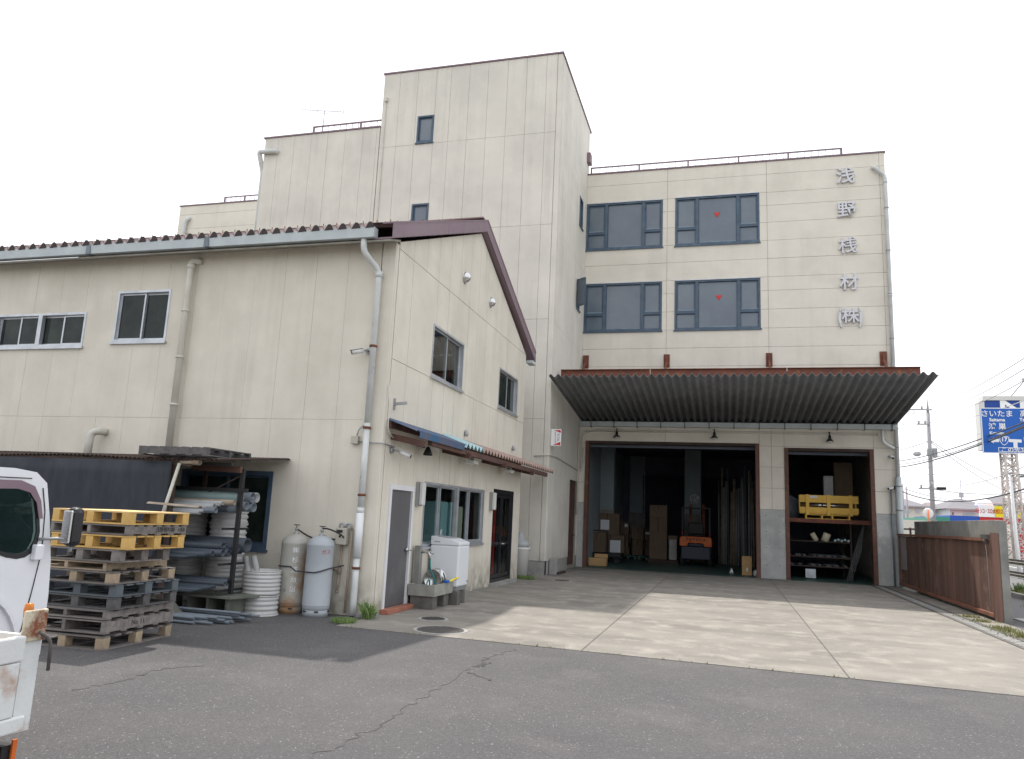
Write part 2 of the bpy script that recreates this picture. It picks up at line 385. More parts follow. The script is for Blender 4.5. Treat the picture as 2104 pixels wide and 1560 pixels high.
# ================================================================== GROUND
bm = BM(); box(bm, -400, 400, -300, 600, -1.0, -.03); tag(obj('ground', bm, 'soil'), kind='structure')
bm = BM(); box(bm, -30, 8.0, -30, 28.4, -.02, 0); 
tag(obj('asphalt_yard', bm, 'asphalt'), kind='structure')
apron = bpy.data.objects.new('concrete_apron', None); COL.objects.link(apron); tag(apron, kind='structure')
def slab(x0, x1, y0a, y0b, y1, z1=.008, m='slab'):
    bm = BM(); z0 = .001
    hexa(bm, [(x0, y0a, z0), (x1, y0b, z0), (x1, y1, z0), (x0, y1, z0), (x0, y0a, z1), (x1, y0b, z1), (x1, y1, z1), (x0, y1, z1)]); return bm
yed = lambda x: 10.83 - .058 * (x + 5.4)
for a, b in ((-5.66, -1.90), (-1.875, 1.40), (1.425, 4.55), (5.0, 5.54)):
    obj('slab', slab(a, b, yed(a), yed(b), 28.30), 'slab', apron)
bm = BM(); box(bm, -1.9, -1.875, 10.6, 28.3, 0, .005); box(bm, 1.4, 1.425, 10.5, 28.3, 0, .005); obj('joint_strip', bm, 'block_dark', apron)
bm = BM(); box(bm, -5.38, 5.6, 28.31, 41.9, -.04, .012); tag(obj('garage_floor', bm, 'inside_floor'), kind='structure')
# drain channel beside the wall
dr = thing('drain_channel', (4.78, 10.2, 0), 'narrow concrete drain channel with grating along the rusty gate', 'drain')
bm = BM(); box(bm, 4.57, 4.66, 10.2, 28.3, 0, .012); box(bm, 4.90, 4.98, 10.2, 28.3, 0, .012); obj('kerb_edge', bm, 'block_dark', dr)
bm = BM()
for i in range(90): box(bm, 4.665, 4.895, 10.25 + i * .2, 10.25 + i * .2 + .12, .001, .006)
tag(obj('grating', bm, 'concrete', dr), kind='stuff')
# asphalt cracks, small strips of filler along a wandering line
bm = BM(); random.seed(3)
def crackline(bm, pts, w):
    prev = None
    for i in range(len(pts) - 1):
        a = Vector((*pts[i], .0035)); b = Vector((*pts[i + 1], .0035)); n = 14; last = a
        for k in range(1, n + 1):
            q = a.lerp(b, k / n) + (Vector((random.uniform(-.05, .05), random.uniform(-.05, .05), 0)) if k < n else Vector())
            bar(bm, last, q, w * random.uniform(.5, 1.5), .003); last = q
c0 = P(2, 0, 1015, 1348); c1 = P(2, 0, 905, 1410); c2 = P(2, 0, 780, 1490); c3 = P(2, 0, 640, 1558)
crackline(bm, [c0.xy, c1.xy, c2.xy, c3.xy], .004)
crackline(bm, [c0.xy, P(2, 0, 1060, 1335).xy], .005); crackline(bm, [P(2, 0, 960, 1382).xy, P(2, 0, 1010, 1400).xy], .004); crackline(bm, [P(2, 0, 1000, 1350).xy, P(2, 0, 985, 1372).xy, P(2, 0, 1010, 1362).xy], .005)
tag(obj('crack', bm, 'block_dark'), 'thin wandering crack across the middle of the grey asphalt yard', 'crack', kind='stuff'); bm = BM()
crackline(bm, [P(2, 0, 250, 1400).xy, P(2, 0, 330, 1375).xy, P(2, 0, 420, 1368).xy], .004); crackline(bm, [P(2, 0, 150, 1420).xy, P(2, 0, 250, 1400).xy], .003)
tag(obj('crack', bm, 'block_dark'), 'short faint asphalt crack in front of the pallet stack', 'crack', kind='stuff')
def manhole(u, v, r, label):
    p = P(2, 0, u, v); t = thing('manhole_cover', (p.x, p.y, 0), label, 'manhole cover', 'manhole covers in the concrete apron')
    bm = BM(); lathe(bm, (p.x, p.y, 0), [(r + .06, .0085), (r + .05, .014), (r + .005, .014), (r, .009)], 40); obj('frame_ring', bm, 'concrete', t)
    bm = BM(); lathe(bm, (p.x, p.y, 0), [(r - .004, .0085), (r - .01, .017), (r - .05, .018), (0.001, .018)], 40)
    for i in range(-6, 7):
        for j in range(-6, 7):
            x, y = i * r / 7, j * r / 7
            if x * x + y * y < (r * .88) ** 2: box(bm, p.x + x - .018, p.x + x + .018, p.y + y - .018, p.y + y + .018, .017, .022)
    obj('lid', bm, 'iron', t)
manhole(905, 1296, .36, 'large round iron manhole cover nearest the asphalt edge')
manhole(890, 1273, .2, 'small round manhole cover just behind the larger one')
manhole(1155, 1194, .22, 'far flat manhole cover near the foot of the tower')
# ================================================================== WAREHOUSE BUILDING (facade, tower, wings)
wh = thing('warehouse', (-5.38, 28.58, 0), 'tall cream panelled warehouse with tower and two open garage bays', 'building')
OPB = (-5.12, 1.12, 0, 4.66); OPS = (1.96, 4.85, 0, 4.53)
wins = [(-5.33, -2.34, 12.2, 14.12), (-1.87, 1.23, 12.2, 14.14), (-5.33, -2.34, 8.88, 10.8), (-1.87, 1.23, 8.88, 10.8)]
PTH = .035
zs = [5.42, 6.05, 6.75, 7.5, 8.19, 8.89, 9.60, 10.31, 10.83, 11.54, 12.24, 12.95, 13.62, 14.14, 14.87, 15.38]
ops = [OPB, OPS] + wins
panels(FW, wh, 'cream', [-5.38, -2.17, 1.5, 5.4, 5.59], zs, ops, back=(-.25, 0), backrect=(-5.38, 5.59, 2.36, 15.38), backm='joint')
panels(FW, wh, 'cream', [-5.38, -2.17, 1.12, 1.53, 1.96, 4.85, 5.59], [2.36, 3.1, 3.84, 4.58, 5.40], ops, backrect=(0, .01, 5.39, 5.4))
# concrete bases beside the doors
for a, b in ((-5.38, -5.12), (1.12, 1.96), (4.85, 5.59)):
    bm = BM(); FW.box(bm, a + .004, b - .004, 0, 2.355, -.25, PTH + .012)
    obj('concrete_pier', bm, 'pier', wh, bev=.012)
bm = BM()
for x in (1.32, 1.75):
    for z in (.45, 1.05, 1.6, 2.15):
        lathe(bm, (x, 28.58 - PTH - .013, z), [(.022, 0), (.018, .002), (.001, .002)], 10, 'y')
obj('form_tie_hole', bm, 'joint', wh)
# windows of the facade
for i, (a, b, c, d) in enumerate(wins):
    f = win_frame(FW, wh, a, b, c, d, 'frame_blue', w=.07, d0=-.10, d1=.05)
    m1, m2 = a + (b - a) * .265, a + (b - a) * .752
    for mm in (m1, m2): bm = BM(); FW.box(bm, mm - .055, mm + .055, c + .07, d - .07, -.10, .045); obj('mullion', bm, 'frame_blue', f)
    zt = c + .66
    for u0, u1 in ((a + .07, m1 - .055), (m2 + .055, b - .07)):
        pane(FW, f, u0, u1, c + .07, zt - .03, 'glass_blue', 'frame_blue', w=.03)
        pane(FW, f, u0, u1, zt + .03, d - .07, 'glass_blue', 'frame_blue', w=.06)
        bm = BM(); FW.box(bm, u0, u1, zt - .028, zt + .028, -.10, .04); obj('transom', bm, 'frame_blue', f)
    pane(FW, f, m1 + .055, m2 - .055, c + .07, d - .07, 'glass_blue', 'frame_blue', w=.025)
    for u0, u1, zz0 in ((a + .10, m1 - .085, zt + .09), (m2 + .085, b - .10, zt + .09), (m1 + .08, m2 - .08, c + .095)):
        bm = BM(); FW.box(bm, u0, u1, zz0, zz0 + .045, -.012, -.004); obj('pane_foot_strip', bm, 'pale_strip', f)  # pale strip along the foot of the upper side and middle panes
    bm = BM(); FW.box(bm, a, b, d + .002, d + .03, .0, .075); obj('drip_cap', bm, 'alu', f)
    if i in (1, 3):
        x, z = (-.31, 13.38) if i == 1 else (-.25, 10.1)
        bm = BM(); prism(bm, [(x - .12, 28.588, z + .1), (x + .12, 28.588, z + .1), (x, 28.588, z - .1)], (0, -.004, 0)); obj('red_triangle', bm, 'red', f)
# side, rear walls and roof of the main block
bm = BM(); box(bm, 5.35, 5.59, 28.84, 44, 0, 15.38); obj('side_wall', bm, 'cream', wh)
bm = BM(); box(bm, -24.76, 5.59, 44, 44.2, 0, 15.38); obj('rear_wall', bm, 'cream', wh)
bm = BM(); box(bm, -24.7, 5.34, 28.84, 43.99, 14.75, 15.0); obj('roof_deck', bm, 'concrete', wh)
# far left wing with horizontal panels
panels(FW, wh, 'cream', [-24.76, -16.95], [9, 10.3, 11.5, 12.1, 12.8, 13.55, 14.25, 14.95, 15.38], [], back=(-.25, 0))
bm = BM(); box(bm, -24.76, -24.5, 28.84, 44, 0, 15.38); obj('side_wall', bm, 'cream', wh)
bm = BM(); box(bm, -24.76, -16.95, 28.58, 28.83, 0, 9); obj('lower_wall', bm, 'cream', wh)
# middle wing with upright panels
mus = [-16.76, -16.2, -15.52, -14.81, -14.13, -13.41, -12.70, -12.15, -12.03]
panels(FT, wh, 'cream_tower', mus, [0, 4.8, 8.05, 11.3, 15.38], [], back=(-.25, 0), gap=.004, backm='joint_seal')
bm = BM(); box(bm, -16.79, -16.55, 23.37, 28.8, 0, 15.38); obj('side_wall', bm, 'cream', wh)
bm = BM(); box(bm, -16.54, -12.03, 23.63, 28.55, 14.9, 15.1); obj('roof_deck', bm, 'concrete', wh)
# tower
twins = [(-10.58, -9.95, 14.62, 15.65), (-10.57, -9.93, 11.35, 12.32)]
tus = [-12.01, -11.37, -10.67, -9.95, -9.39, -8.70, -8.0, -7.29, -6.6, -5.9, -5.52]
panels(FT, wh, 'cream_tower', tus, [.42, 4.8, 8.05, 11.28, 14.57, 17.45], twins, back=(-.25, 0), gap=.004, backm='joint_seal')
bm = BM(); FT.box(bm, -5.515, -5.346, .42, 17.45, .001, .034); FS.box(bm, 23.37, 23.47, .42, 17.45, .001, .034); obj('corner_panel', bm, 'cream_tower', wh, bev=.015)
sus = frange(23.48, 28.52, .63)
SOPS = [(26.85, 28.30, .12, 3.1), (27.1, 27.75, 12.75, 13.9), (27.0, 27.6, 9.45, 10.55)]
panels(FS, wh, 'cream_tower', sus, [.42, 4.7, 7.95, 11.17, 14.5, 17.45], SOPS, back=(-.24, 0), backrect=(23.4, 28.52, 0, 17.45), gap=.0025, backm='joint_seal')
bm = BM(); FT.box(bm, -12.0, -5.36, 0, .415, -.2, .02); FS.box(bm, 23.39, 26.84, 0, .415, .001, .02); obj('plinth', bm, 'concrete', wh)
bm = BM(); box(bm, -12.01, -11.8, 23.6, 29, 0, 17.45); box(bm, -12.0, -5.39, 28.85, 29.05, 15.0, 17.45); obj('rear_wall', bm, 'cream_tower', wh)
bm = BM(); FS.box(bm, 28.53, 28.84, 15.0, 17.45, -.24, .034); obj('corner_panel', bm, 'cream_tower', wh)
bm = BM(); box(bm, -11.79, -5.63, 23.63, 28.84, 17.0, 17.2); obj('roof_deck', bm, 'concrete', wh)
for (a, b, c, d) in twins:
    f = win_frame(FT, wh, a, b, c, d, 'frame_blue', w=.06, d0=-.1, d1=.05); pane(FT, f, a + .06, b - .06, c + .06, d - .06, 'glass_blue', 'frame_blue', w=.05)
a, b, c, d = SOPS[1]; f = win_frame(FS, wh, a, b, c, d, 'frame_blue', w=.06, d1=.05); pane(FS, f, a + .06, b - .06, c + .06, d - .06, 'glass_blue', 'frame_blue', w=.05)
a, b, c, d = SOPS[2]; f = win_frame(FS, wh, a, b, c, d, 'frame_blue', w=.06, d1=.05, label='side window standing open on its hinge')
bm = BM(); bar(bm, (-5.33, 27.02, 9.5), (-4.98, 26.75, 9.5), .04, .05); bar(bm, (-5.33, 27.02, 10.5), (-4.98, 26.75, 10.5), .04, .05)
bar(bm, (-5.33, 27.02, 9.5), (-5.33, 27.02, 10.5), .05, .04); bar(bm, (-4.98, 26.75, 9.5), (-4.98, 26.75, 10.5), .05, .04); obj('open_sash', bm, 'frame_blue', f)
bm = BM(); bar(bm, (-5.31, 27.0, 10.0), (-5.0, 26.765, 10.0), .012, .96); obj('open_pane', bm, 'glass_blue', f)
# brown service door in the tower side
bm = BM(); FS.box(bm, 26.88, 28.28, .13, 3.08, -.10, -.05); dd = obj('service_door', bm, 'brown_wood', wh)
bm = BM(); FS.box(bm, 27.55, 27.60, .13, 3.08, -.05, -.03); FS.box(bm, 26.85, 26.9, .12, 3.1, -.05, .02); obj('door_trim', bm, 'brown_wood', dd)
bm = BM(); tube(bm, [(-5.42, 27.95, 1.15), (-5.33, 27.95, 1.15), (-5.33, 27.83, 1.15)], .016, 8); obj('handle', bm, 'steel', dd)
# parapet trims
def cap(F, u0, u1, z, m='trim', d=.07):
    bm = BM(); F.box(bm, u0, u1, z, z + .055, -.26, d); return obj('parapet_cap', bm, m, wh)
cap(FW, -5.35, 5.62, 15.383); cap(FW, -24.8, -16.83, 15.383); cap(FT, -16.83, -12.02, 15.383); cap(FT, -12.05, -5.31, 17.455)
bm = BM(); FS.box(bm, 23.64, 29.05, 17.455, 17.53, -.26, .07); obj('parapet_cap', bm, 'trim', wh)
bm = BM(); box(bm, 5.33, 5.62, 28.85, 44.2, 15.383, 15.458); obj('parapet_cap', bm, 'trim', wh)
# small roof light fixture at the back of the tower
bm = BM(); box(bm, -5.34, -5.2, 28.3, 28.7, 15.85, 16.25); obj('wall_lamp', bm, 'trim', wh)
def railing(F, u0, u1, z, posts, d=-.12, rake=True, step=.25):
    bm = BM(); F.box(bm, u0, u1, z + .27, z + .31, d - .03, d + .03); F.box(bm, u0, u1, z + .03, z + .055, d - .02, d + .02)
    r = obj('railing', bm, 'trim', wh)
    for u in posts:
        bm = BM(); F.box(bm, u - .03, u + .03, z, z + .268, d - .03, d + .03)
        obj('railing_post', bm, 'trim', r)
    bm = BM(); u = u0 + step / 2
    while u < u1: F.box(bm, u - .008, u + .008, z + .055, z + .27, d - .008, d + .008); u += step
    tag(obj('baluster', bm, 'trim', r), kind='stuff')
railing(FW, -5.25, 4.2, 15.46, [-5.22, -3.3, -1.4, .5, 2.3, 4.17])
railing(FW, -22.5, -16.9, 15.46, [-22.47, -21.4, -18.6])
railing(FT, -14.87, -12.05, 15.46, [-14.84, -12.9])
# garage surrounds (rust red steel frames)
for (a, b, c, d) in (OPB, OPS):
    bm = BM(); FW.box(bm, a, a + .13, 0, d, -.24, .07); obj('door_jamb', bm, 'jamb', wh)
    bm = BM(); FW.box(bm, b - .13, b, 0, d, -.24, .07); obj('door_jamb', bm, 'jamb', wh)
    bm = BM(); FW.box(bm, a + .13, b - .13, d - .1, d, -.24, .06); obj('lintel', bm, 'dark_wood', wh)
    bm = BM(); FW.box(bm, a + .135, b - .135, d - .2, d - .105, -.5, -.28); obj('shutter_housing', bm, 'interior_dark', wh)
# interior shell
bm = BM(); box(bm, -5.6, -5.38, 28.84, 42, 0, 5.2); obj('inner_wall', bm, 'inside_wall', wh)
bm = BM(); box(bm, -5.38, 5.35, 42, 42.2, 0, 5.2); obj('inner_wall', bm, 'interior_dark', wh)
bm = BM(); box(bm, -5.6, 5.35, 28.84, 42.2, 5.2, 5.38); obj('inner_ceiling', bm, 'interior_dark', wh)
for (x, y, w) in ((-5.1, 34, .6), (-1.55, 37.5, .75), (-4.6, 41.6, .8)):
    bm = BM(); box(bm, x - w / 2, x + w / 2, y, y + .5, 2.2, 5.19); obj('pillar', bm, 'inside_wall', wh)
    bm = BM(); box(bm, x - w / 2 - .03, x + w / 2 + .03, y - .03, y + .53, .02, 2.195); obj('pillar_base', bm, 'concrete_wall', wh)
for k in range(17):
    bm = BM(); x = .2 + k * .085
bm = BM()
for k in range(60):
    x = -4.3 + k * .085; box(bm, x, x + .05, 41.6 + (k % 2) * .05, 41.65 + (k % 2) * .05, .02, 4.2)
tag(obj('strip_curtain', bm, 'curtain_dark', wh), kind='stuff')
# partition between the bays
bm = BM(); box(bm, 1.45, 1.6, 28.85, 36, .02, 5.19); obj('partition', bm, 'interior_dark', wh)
# canopy over the bays
YI, ZI, YO, ZO = 28.45, 5.42, 22.85, 6.08
XL, XR = -5.32, 5.62
cn = thing('loading_canopy', (0, 28.5, ZI), 'wide corrugated grey canopy on a rust red beam above the garage doors', 'canopy')
bm = BM(); pitch = .238; n = int((XR - XL) / (pitch / 8)); prev = None
cols = []
for i in range(n + 1):
    x = XL + i * pitch / 8; h = .05 * math.sin(2 * math.pi * i / 8)
    cols.append([bm.verts.new((x, YI, ZI + h)), bm.verts.new((x, YO, ZO + h)), bm.verts.new((x, YI, ZI + h + .012)), bm.verts.new((x, YO, ZO + h + .012))])
for a, b in zip(cols, cols[1:]):
    for q in ((0, 1), (3, 2)): f = bm.faces.new([a[q[0]], b[q[0]], b[q[1]], a[q[1]]]); f.smooth = True
    bm.faces.new([a[1], b[1], b[3], a[3]]); bm.faces.new([a[0], a[2], b[2], b[0]])
obj('corrugated_sheet', bm, 'slate', cn)
bm = BM()
for yy, k in ((23.9, 0), (26.6, 0)):
    z = ZI + (YI - yy) / (YI - YO) * (ZO - ZI)
for yy in (25.4, 27.3):
    z = ZI + (YI - yy) / (YI - YO) * (ZO - ZI) + .11
    bm = BM(); bar(bm, (XL + .05, yy, z), (XR - .05, yy, z), .08, .1); obj('purlin', bm, 'rust_paint', cn)
# front beam seen above the sheet
for a, b in ((-5.25, -2.35), (-2.33, 1.78), (1.8, 5.47)):
    bm = BM(); z = 6.29; y = 24.3
    box(bm, a, b, y, y + .02, z, z + .25); box(bm, a, b, y - .07, y + .09, z + .251, z + .265); box(bm, a, b, y - .07, y + .09, z - .02, z - .001)
    obj('front_beam', bm, 'rust_paint', cn)
for x, xo in ((-5.2, -5.2), (-2.14, -2.3), (1.5, 1.8), (5.27, 5.42)):
    bm = BM(); box(bm, x - .11, x + .11, 28.50, 28.542, 7.45, 7.95); box(bm, x - .03, x + .03, 28.38, 28.50, 7.5, 7.85); obj('wall_bracket', bm, 'rust_paint', cn)
    bm = BM(); bar(bm, (x, 28.42, 7.62), (x, 26.3, 5.95), .07, .07); obj('tie_rod', bm, 'rust_paint', cn)
    bm = BM(); bar(bm, (xo * .985, 24.36, 6.42), (xo * .985, 28.5, 5.75), .07, .1); obj('rafter', bm, 'rust_paint', cn)
bm = BM(); prism(bm, [(-5.33, 28.53, 5.2), (-5.33, 28.35, 5.2), (-5.33, 28.32, 5.37), (-5.33, 28.34, 5.37), (-5.33, 28.37, 5.22), (-5.33, 28.51, 5.22), (-5.33, 28.51, 5.37), (-5.33, 28.53, 5.37)], (10.88, 0, 0))
obj('gutter', bm, 'gutter', cn)
for k in range(13):
    x = -4.9 + k * .86
    bm = BM(); box(bm, x - .012, x + .012, 28.30, 28.315, 5.16, 5.40); box(bm, x - .012, x + .012, 28.316, 28.53, 5.16, 5.175); obj('gutter_bracket', bm, 'black', cn)
bm = BM(); box(bm, XL + .02, XR - .05, 28.46, 28.5, 5.38, 5.56); obj('gap_light_block', bm, 'black', cn)  # black strip added to stop light showing through the corrugation gaps
# facade lettering
sg = thing('company_lettering', (4.24, 28.53, 9.0), 'vertical row of raised silver Japanese characters on the warehouse facade', 'sign')
for ch, z, s in (('浅', 14.52, .66), ('野', 13.20, .66), ('桟', 11.84, .66), ('材', 10.46, .64), ('株', 9.22, .58)):
    text('character', ch, s, 'silver_letter', sg, (4.25, 28.49, z), ROT_FRONT, ext=.045, off=(.002 if ch == '桟' else .008), sx=1.0)
for s in (-1, 1):
    bm = BM(); pts = []
    for k in range(9):
        a = (k / 8 - .5) * 1.7; pts.append((4.25 + s * (.18 + .17 * math.cos(a)), 28.48, 9.2 + .37 * math.sin(a) / math.sin(.85)))
    for p, q in zip(pts, pts[1:]): bar(bm, p, q, .09, .045, up=(0, 0, 1))
    obj('bracket', bm, 'silver_letter', sg)
# facade downpipe at the right corner
def pipe_thing(name, paths, m, label, cat='downpipe', group=None, bands=(), bandm='rust', r=.055, collars=()):
    p0 = Vector(paths[0][-1]); t = thing(name, p0, label, cat, group)
    for i, pa in enumerate(paths):
        bm = BM(); tube(bm, bend(pa, .12), r, 12); obj('pipe', bm, m, t)
    for c in bands:
        bm = BM(); lathe(bm, c, [(r + .001, -.02), (r + .014, -.02), (r + .014, .02), (r + .001, .02)], 14)
        obj('pipe_band', bm, bandm, t)
    for c in collars:
        bm = BM(); lathe(bm, c, [(r + .001, -.05), (r + .01, -.05), (r + .01, .05), (r + .001, .05)], 14); obj('collar', bm, m, t)
    return t
pipe_thing('downpipe', [[(5.18, 28.55, 14.8), (5.18, 28.43, 14.8), (5.56, 28.43, 14.42), (5.56, 28.43, 3.6)]], 'pipe_grey', 'long pale downpipe at the right corner of the warehouse facade', bands=[(5.56, 28.43, z) for z in (13.2, 11.6, 10.0, 8.4, 6.6, 4.6)], bandm='steel_dull', r=.065, collars=[(5.56, 28.43, 14.2), (5.56, 28.43, 9.95), (5.56, 28.43, 5.3)])
pipe_thing('downpipe', [[(5.56, 28.43, 3.6), (5.56, 28.43, .02)]], 'gutter', 'dull blue-grey lower drain pipe at the right corner of the warehouse', r=.1, bands=[(5.56, 28.43, 3.3), (5.56, 28.43, 2.5)], bandm='steel_dull')
pipe_thing('downpipe', [[(5.33, 28.46, 3.2), (5.33, 28.46, .02)]], 'pvc_grey', 'thin dark pipe beside the right garage pier', r=.03, bands=[(5.33, 28.46, 2.4)], bandm='steel_dull')
pipe_thing('downpipe', [[(5.12, 28.38, 5.2), (5.12, 28.38, 4.75), (5.48, 28.4, 4.55)]], 'pipe_grey', 'short crooked outlet pipe under the right end of the canopy gutter', r=.055)
bm = BM(); tube(bm, bend([(5.25, 28.42, 5.1), (5.3, 28.42, 4.75), (5.5, 28.42, 4.7)], .1), .014, 8); tag(obj('conduit', bm, 'pipe_cream'), 'thin cream conduit curling beside the canopy outlet pipe', 'conduit')
bm = BM(); tube(bm, [(-5.2, 28.50, 5.02), (5.0, 28.50, 5.02)], .016, 6); tube(bm, bend([(-5.3, 28.50, 3.6), (-5.25, 28.50, 4.9), (-4.7, 28.5, 5.08), (5.0, 28.5, 5.08)], .1), .014, 6)
tag(obj('conduit', bm, 'pipe_cream'), 'pair of cream conduits running above the garage doors', 'conduit')
bm = BM(); tube(bm, bend([(-5.8, 23.30, 3.62), (-5.32, 23.28, 3.66), (-5.30, 24.3, 3.68), (-5.30, 28.3, 3.5), (-5.2, 28.42, 3.5), (-5.2, 28.46, 4.4)], .15), .02, 8)
tag(obj('conduit', bm, 'pipe_cream'), 'cream conduit wrapping round the corner of the tower', 'conduit')
bm = BM(); tube(bm, bend([(-5.31, 28.1, 5.25), (-5.31, 28.1, 1.9)], .1), .03, 8); tag(obj('conduit', bm, 'pipe_cream'), 'upright cream conduit beside the brown service door', 'conduit')
# middle wing pipes
pipe_thing('downpipe', [[(-16.2, 23.36, 14.78), (-16.2, 23.22, 14.78), (-16.93, 23.24, 14.82), (-16.86, 23.5, 14.1), (-16.86, 23.5, 9)]], 'pipe_grey', 'bent grey pipe leaving the top of the middle wing', r=.09)
pipe_thing('downpipe', [[(-24.15, 28.57, 14.75), (-24.15, 28.42, 14.72), (-24.3, 28.42, 14.5), (-24.3, 28.42, 9)]], 'pipe_grey', 'pale downpipe on the far left wing of the warehouse', r=.09, bands=[(-24.3, 28.42, 13.9)], bandm='pipe_grey')
bm = BM(); box(bm, -11.9, -11.8, 23.25, 23.33, 16.35, 16.5); box(bm, -11.86, -11.84, 23.29, 23.33, 11.5, 16.35); tag(obj('conduit', bm, 'pipe_cream'), 'thin upright conduit on the left edge of the tower front', 'conduit')
# antenna
an = thing('tv_antenna', (-15.15, 24.6, 15.1), 'thin television antenna on a mast above the middle wing', 'antenna')
bm = BM(); tube(bm, [(-15.15, 24.6, 15.1), (-15.15, 24.6, 17.05)], .022, 8); obj('mast', bm, 'wire_thin', an)
bm = BM(); box(bm, -15.25, -15.05, 24.52, 24.68, 15.95, 16.15); obj('booster_box', bm, 'steel_dull', an)
bm = BM(); bar(bm, (-16.15, 24.6, 17.22), (-14.25, 24.6, 16.92), .02); obj('boom', bm, 'wire_thin', an)
bm = BM()
for k in range(13):
    x = -16.1 + k * .14; z = 17.21 - k * .0222; bar(bm, (x, 24.42, z), (x, 24.78, z), .009)
bar(bm, (-14.3, 24.6, 16.92), (-14.4, 24.6, 17.1), .015); bar(bm, (-14.3, 24.6, 16.92), (-14.42, 24.6, 16.76), .015)
bar(bm, (-15.5, 24.6, 17.1), (-15.3, 24.6, 16.98), .015); bar(bm, (-15.3, 24.6, 16.98), (-14.9, 24.6, 16.92), .015); obj('elements', bm, 'wire_thin', an)
# flood lamps above the doors
for (x, z, lb) in ((-3.93, 4.98, 'left end of the big door'), (-.42, 5.0, 'right half of the big door'), (3.44, 4.95, 'small right door')):
    t = thing('flood_lamp', (x, 28.5, z), 'dark hooded flood lamp above the ' + lb, 'lamp', 'flood lamps above the garage doors')
    bm = BM(); tube(bm, bend([(x, 28.53, z + .12), (x, 28.4, z + .15), (x, 28.36, z + .02)], .05), .018, 8); obj('arm', bm, 'black', t)
    bm = BM(); lathe(bm, (x, 28.36, z - .19), [(.001, .22), (.045, .21), (.05, .1), (.13, 0), (.12, 0), (.04, .09), (.001, .09)], 18); obj('hood', bm, 'black', t)
    bm = BM(); lathe(bm, (x, 28.36, z - .19), [(.001, .07), (.07, .05), (.085, .0), (.06, -.04), (.001, -.05)], 14); obj('bulb', bm, 'lamp_white', t)
def cctv(p, d, label, F=None, m='steel_dull'):
    p = Vector(p); d = Vector(d).normalized(); t = thing('security_camera', p, label, 'security camera', None)
    n = {'F': Vector((0, -1, 0)), 'S': Vector((1, 0, 0))}[F]
    bm = BM(); tube(bm, [p, p + n * .04], .055, 14); obj('base', bm, m, t)
    bm = BM(); tube(bm, bend([p + n * .03, p + n * .11, p + n * .12 + d * .08], .03), .018, 8); obj('arm', bm, m, t)
    c = p + n * .12 + d * .06; bm = BM(); tube(bm, [c, c + d * .2], .042, 14); obj('housing', bm, 'lamp_white', t)
    bm = BM(); bar(bm, c + d * .0 + Vector((0, 0, .045)), c + d * .24 + Vector((0, 0, .045)), .1, .008); obj('visor', bm, 'lamp_white', t)
    bm = BM(); tube(bm, [c + d * .201, c + d * .207], .034, 14); obj('lens', bm, 'black_gloss', t)
cctv((5.35, 28.54, 4.3), (.1, -.9, -.35), 'small camera under the outlet pipe at the right of the garage', 'F')
cctv((5.42, 28.53, 3.25), (-.7, -.5, -.2), 'lower camera on the right garage pier beside the pipe', 'F', 'black')
cctv((-6.05, 12.0, 4.48), (-.75, -.6, -.28), 'white camera beside the downpipe high on the long wall', 'F')
cctv((-5.66, 12.35, 2.78), (.75, .15, -.3), 'white camera under the small awning near the corner', 'S')
# security plate on the tower
st = thing('security_sign', (-5.34, 23.72, 4.2), 'small white and red security company plate on the tower edge', 'sign')
bm = BM(); box(bm, -5.34, -5.02, 23.55, 23.62, 3.97, 4.50); obj('plate', bm, 'sign_white', st, bev=.01)
bm = BM(); prism(bm, [(-5.25, 23.549, 4.47), (-5.03, 23.549, 4.47), (-5.03, 23.549, 4.38)], (0, -.004, 0)); prism(bm, [(-5.27, 23.549, 4.0), (-5.03, 23.549, 4.0), (-5.03, 23.549, 4.1)], (0, -.004, 0)); obj('red_corner', bm, 'red', st)
text('lettering', 'セコム', .085, 'black', st, (-5.1, 23.545, 4.24), ROT_FRONT @ Matrix.Rotation(-math.pi / 2, 3, 'Z'), ext=.002)
text('lettering', 'SECURITY SYSTEM', .045, 'red_text', st, (-5.2, 23.545, 4.24), ROT_FRONT @ Matrix.Rotation(-math.pi / 2, 3, 'Z'), ext=.002)
# ================================================================== WORKSHOP (gable building)
ws = thing('workshop', (-5.7, 12.03, 0), 'two storey cream workshop with gable wall and maroon roof edge at left', 'building')
YA, YB, YR = 12.03, 21.31, 16.65
def eave(y): return 6.51 + (y - YA) * .415 if y <= YR else 6.51 + (YR - YA) * .415 - (y - YR) * .43
gops = [(13.97, 15.85, 4.42, 5.49), (18.66, 20.5, 4.5, 5.53), (12.41, 13.49, .08, 2.2), (14.02, 17.9, 1.08, 2.33), (18.67, 20.6, .07, 2.4)]
gus = frange(YA + .1, YB - .02, .664)
lops = [(-11.60, -10.36, 4.75, 5.78), (-14.6, -12.31, 4.68, 5.38), (-9.62, -7.72, .98, 2.33)]
lus = frange(-16.24, -5.95, .66)
panels(FL, ws, 'cream_dirty', lus, [.0, 3.27, 6.5], lops, back=(-.2, 0), backrect=(-16.24, -5.7, 0, 6.5), gap=.0018, backm='joint_seal')
bm = BM(); FL.box(bm, -5.94, -5.667, 0, 6.5, .001, .034); FG.box(bm, YA, YA + .09, 0, 6.47, .001, .034); obj('corner_panel', bm, 'cream_dirty', ws, bev=.02)
bm = BM(); box(bm, -16.24, -5.7, YA + .0, YA + .001, 0, .01); bm.free()
